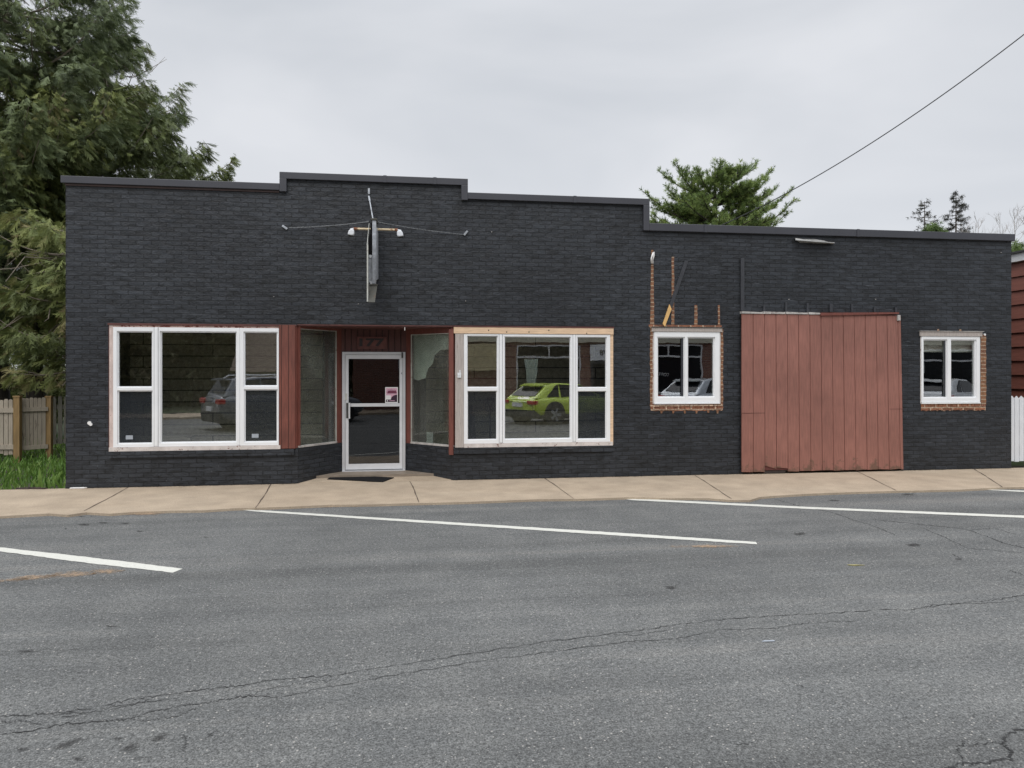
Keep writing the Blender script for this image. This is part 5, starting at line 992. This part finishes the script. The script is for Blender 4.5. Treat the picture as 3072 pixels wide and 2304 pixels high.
# parked cars
def car(label, rearcorner_px, t_, phi, paint_, L_=4.4, W_=1.82, H_=1.46, kind='hatch', rails=False):
    V = CAM + RT * ((rearcorner_px - CX) / FPX * t_) + FW * t_; hv = math.sin(phi) * RT + math.cos(phi) * FW; h = np.array([hv[0], -hv[1]]); c = np.array([V[0], -V[1]]); lf = np.array([-h[1], h[0]])
    o_ = c - lf * W_ / 2; t = thing('parked_car', label, 'car', (o_[0], o_[1], RZ), math.atan2(h[1], h[0]), 'cars parked across the street'); w = W_ / 2; s = L_ / 4.4; hs = H_ / 1.46
    st = [(.0, .42, .62, .80, .80), (.06, .34, .60, .96, .86), (.35, .24, .58, 1.0, .895), (.9, .22, .58, 1.0, .91), (1.8, .2, .58, .97, .91), (2.7, .2, .58, .95, .91), (3.2, .22, .57, .93, .905), (3.8, .24, .55, .84, .88), (4.25, .28, .50, .72, .80), (4.4, .38, .48, .60, .62)]
    m = MB(); ring = []
    for x, zb, zm, zt, hw in st:
        hw = hw * w / .91; zt *= hs; pts = [(0, zb), (.75 * hw, zb), (.97 * hw, zb + .06), (hw, zm), (.985 * hw, zt - .14 * hs), (.90 * hw, zt - .01), (.5 * hw, zt + .025), (0, zt + .03)]
        ring.append([(x * s, y, z) for y, z in pts] + [(x * s, -y, z) for y, z in pts[-2:0:-1]])
    n = len(ring[0]); m.add([p for r in ring for p in r], [(i * n + j, i * n + (j + 1) % n, (i + 1) * n + (j + 1) % n, (i + 1) * n + j) for i in range(len(ring) - 1) for j in range(n)] + [tuple(range(n)), tuple((len(ring) - 1) * n + j for j in range(n - 1, -1, -1))])
    body = m.build('body', paint_, t, smooth=True, local=True); sm_ = body.modifiers.new('round', 'SUBSURF'); sm_.levels = 1; sm_.render_levels = 2
    bl = .97 * hs; suv = kind == 'suv'; x0, x1 = .12 * s, 3.25 * s; r0, r1 = (.42 if suv else .75) * s, 2.15 * s; wb, wr = .86 * w, .66 * w; zr = H_
    g = MB(); lo = [(x0, wb), (1.2 * s, wb * 1.03), (x1, wb * .96)]; hi = [(r0, wr), (1.2 * s, wr * 1.04), (r1, wr)]; zl = [bl - .02, bl - .03, .93 * hs]; zh = [zr - .06, zr, zr - .03]
    A4 = {}
    for sgn in (1, -1): A4[sgn] = ([np.array([x, sgn * y, z]) for (x, y), z in zip(lo, zl)], [np.array([x, sgn * y, z]) for (x, y), z in zip(hi, zh)])
    vs = A4[1][0] + A4[1][1] + A4[-1][0] + A4[-1][1]; g.add(vs, [(0, 3, 4, 1), (1, 4, 5, 2), (6, 7, 10, 9), (7, 8, 11, 10), (3, 9, 10, 4), (4, 10, 11, 5), (0, 6, 9, 3), (2, 5, 11, 8)]); g.build('cabin', paint_, t, local=True, bevel=.04)
    gl = MB()
    def on(P4, uv, off):
        a, b, c_, d_ = P4; nr = np.cross(b - a, d_ - a); nr /= np.linalg.norm(nr); return [a * (1 - u) * (1 - v) + b * u * (1 - v) + c_ * u * v + d_ * (1 - u) * v + nr * off for u, v in uv]
    for sgn in (1, -1):
        Lo, Hi = A4[sgn]; sd = -sgn
        for P4, uv in (((Lo[0], Lo[1], Hi[1], Hi[0]), [(.42, .10), (.94, .08), (.97, .90), (.74, .82)] if not suv else [(.25, .08), (.94, .08), (.97, .88), (.5, .86)]), ((Lo[1], Lo[2], Hi[2], Hi[1]), [(.02, .08), (.9, .10), (.93, .86), (.02, .90)])):
            gl.prism(on(P4, uv, .012 * (-1 if sgn > 0 else 1) if False else 0), (0, sgn * .008, 0))
            q = on(P4, uv, 0); gl.add([p + np.array([0, sgn * .010, .006]) for p in q], [(0, 1, 2, 3)])
    rw = (A4[1][0][0], A4[-1][0][0], A4[-1][1][0], A4[1][1][0]); q = on(rw, [(.07, .16), (.93, .16), (.90, .88), (.10, .88)], 0); gl.add([p + np.array([-.016, 0, .012]) for p in q], [(0, 1, 2, 3)])
    fw = (A4[1][0][2], A4[-1][0][2], A4[-1][1][2], A4[1][1][2]); q = on(fw, [(.06, .06), (.94, .06), (.92, .92), (.08, .92)], 0); gl.add([p + np.array([.016, 0, .012]) for p in q], [(0, 1, 2, 3)])
    gl.build('windows', 'car glass dark', t, local=True)
    ds = MB(); ds.box(-.02, .3, -w * .9, w * .9, .24, .50 if not suv else .58); ds.box(.3, L_ - .35, -w * .985, w * .985, .2, .34); ds.build('bumper', 'car plastic', t, local=True, bevel=.05)
    for x in (.86 * s, 3.5 * s):
        for sgn in (1, -1):
            a = MB(); a.tube([(x, sgn * (w - .16), .34), (x, sgn * (w + .012), .34)], .42, 24); a.build('wheel_arch', 'car plastic', t, local=True)
            wh = MB(); wh.tube([(x, sgn * (w - .2), .33), (x, sgn * (w - .02), .33), (x, sgn * (w + .02), .33)], [.33, .33, .30], 24); wo = wh.build('wheel', 'tyre', t, local=True)
            rm = MB(); 
            for k in range(5): an_ = k * 2 * math.pi / 5; dx, dz = math.cos(an_), math.sin(an_); rm.prism([(x - dz * .03, sgn * (w + .022), .33 + dx * .03), (x + dz * .03, sgn * (w + .022), .33 - dx * .03), (x + dx * .22 + dz * .045, sgn * (w + .022), .33 + dz * .22 - dx * .045), (x + dx * .22 - dz * .045, sgn * (w + .022), .33 + dz * .22 + dx * .045)], (0, sgn * .012, 0))
            rm.build('rim', 'rim', wo, local=True)
    for sgn in (1, -1):
        l_ = MB(); l_.box(-.025, .16, sgn * w * .55, sgn * w * .955, .74 * hs, .88 * hs); l_.build('tail_light', 'tail red', t, local=True, bevel=.02)
    l_ = MB(); l_.box(-.045, .02, -.26, .26, .58, .72); l_.build('licence_plate', 'paper', t, local=True)
    l_ = MB(); l_.prism([(r0 - .02, -wr * .95, zr - .05), (r0 - .02, wr * .95, zr - .05), (r0 - .26, wr * .85, zr - .10), (r0 - .26, -wr * .85, zr - .10)], (0, 0, .03)); l_.build('spoiler', paint_, t, local=True)
    if rails:
        for sgn in (1, -1): l_ = MB(); l_.tube([(r0 + .1, sgn * wr * .93, zr - .05), (r0 + .3, sgn * wr * .93, zr + .05), (r1 - .2, sgn * wr * .93, zr + .06), (r1, sgn * wr * .93, zr - .03)], .022, 6); l_.build('roof_rail', 'aluminium', t, local=True)
    return t
car('lime green hatchback parked across the street, reflected in the right display window', 1606, 22.6, R_(53), 'lime paint', 4.35, 1.83, 1.34)
car('dark grey sport utility vehicle with roof rails, reflected in the left display window', 660, 20.2, R_(50), 'grey paint', 4.6, 1.88, 1.58, 'suv', True)
car('silver hatchback reflected in the small window beside the slanting board', 2098, 23.6, R_(50), 'silver paint', 4.4, 1.82, 1.5)
car('pale sedan reflected in the small window nearest the picket fence', 2868, 25.5, R_(50), 'pale paint', 4.5, 1.82, 1.45)
# low house with a shingled roof, and the wood behind it
hx0, hx1 = float(F(725, 1000, 23)[0]), float(F(870, 1000, 23)[0]); HS = thing('shingled_house', 'low house with a brown shingled roof across the street, reflected in the left display window', 'house', (hx0, -23, 0))
m = MB(); m.box(hx0, hx1, -29, -23, -.1, 1.9); m.build('wall', 'cream stucco', HS)
m = MB(); m.prism([(hx0 - .4, -22.5, 1.7), (hx0 - .4, -26, 4.3), (hx0 - .4, -29.5, 1.7)], (hx1 - hx0 + .8, 0, 0)); m.build('roof', 'shingle', HS)
for i, (px, yv, H_) in enumerate(((250, 27, 4.0), (380, 25, 4.4), (480, 29, 4.2), (580, 26, 4.6), (690, 31, 4.4), (800, 33, 5), (900, 30, 4.6), (985, 27, 4.2), (120, 25, 4.4), (440, 36, 5.5), (620, 38, 5.5))):
    x = float(F(px, 1000, yv)[0]); bushy('leafy_tree', 'dull green tree in the thicket across the street, reflected in the left display window', 'tree', (x, -yv, -.05), 2.3, 2.9, H_ * .62, 1900, 'wood leaves', .45, 'thicket across the street', (.4, .7), .16)
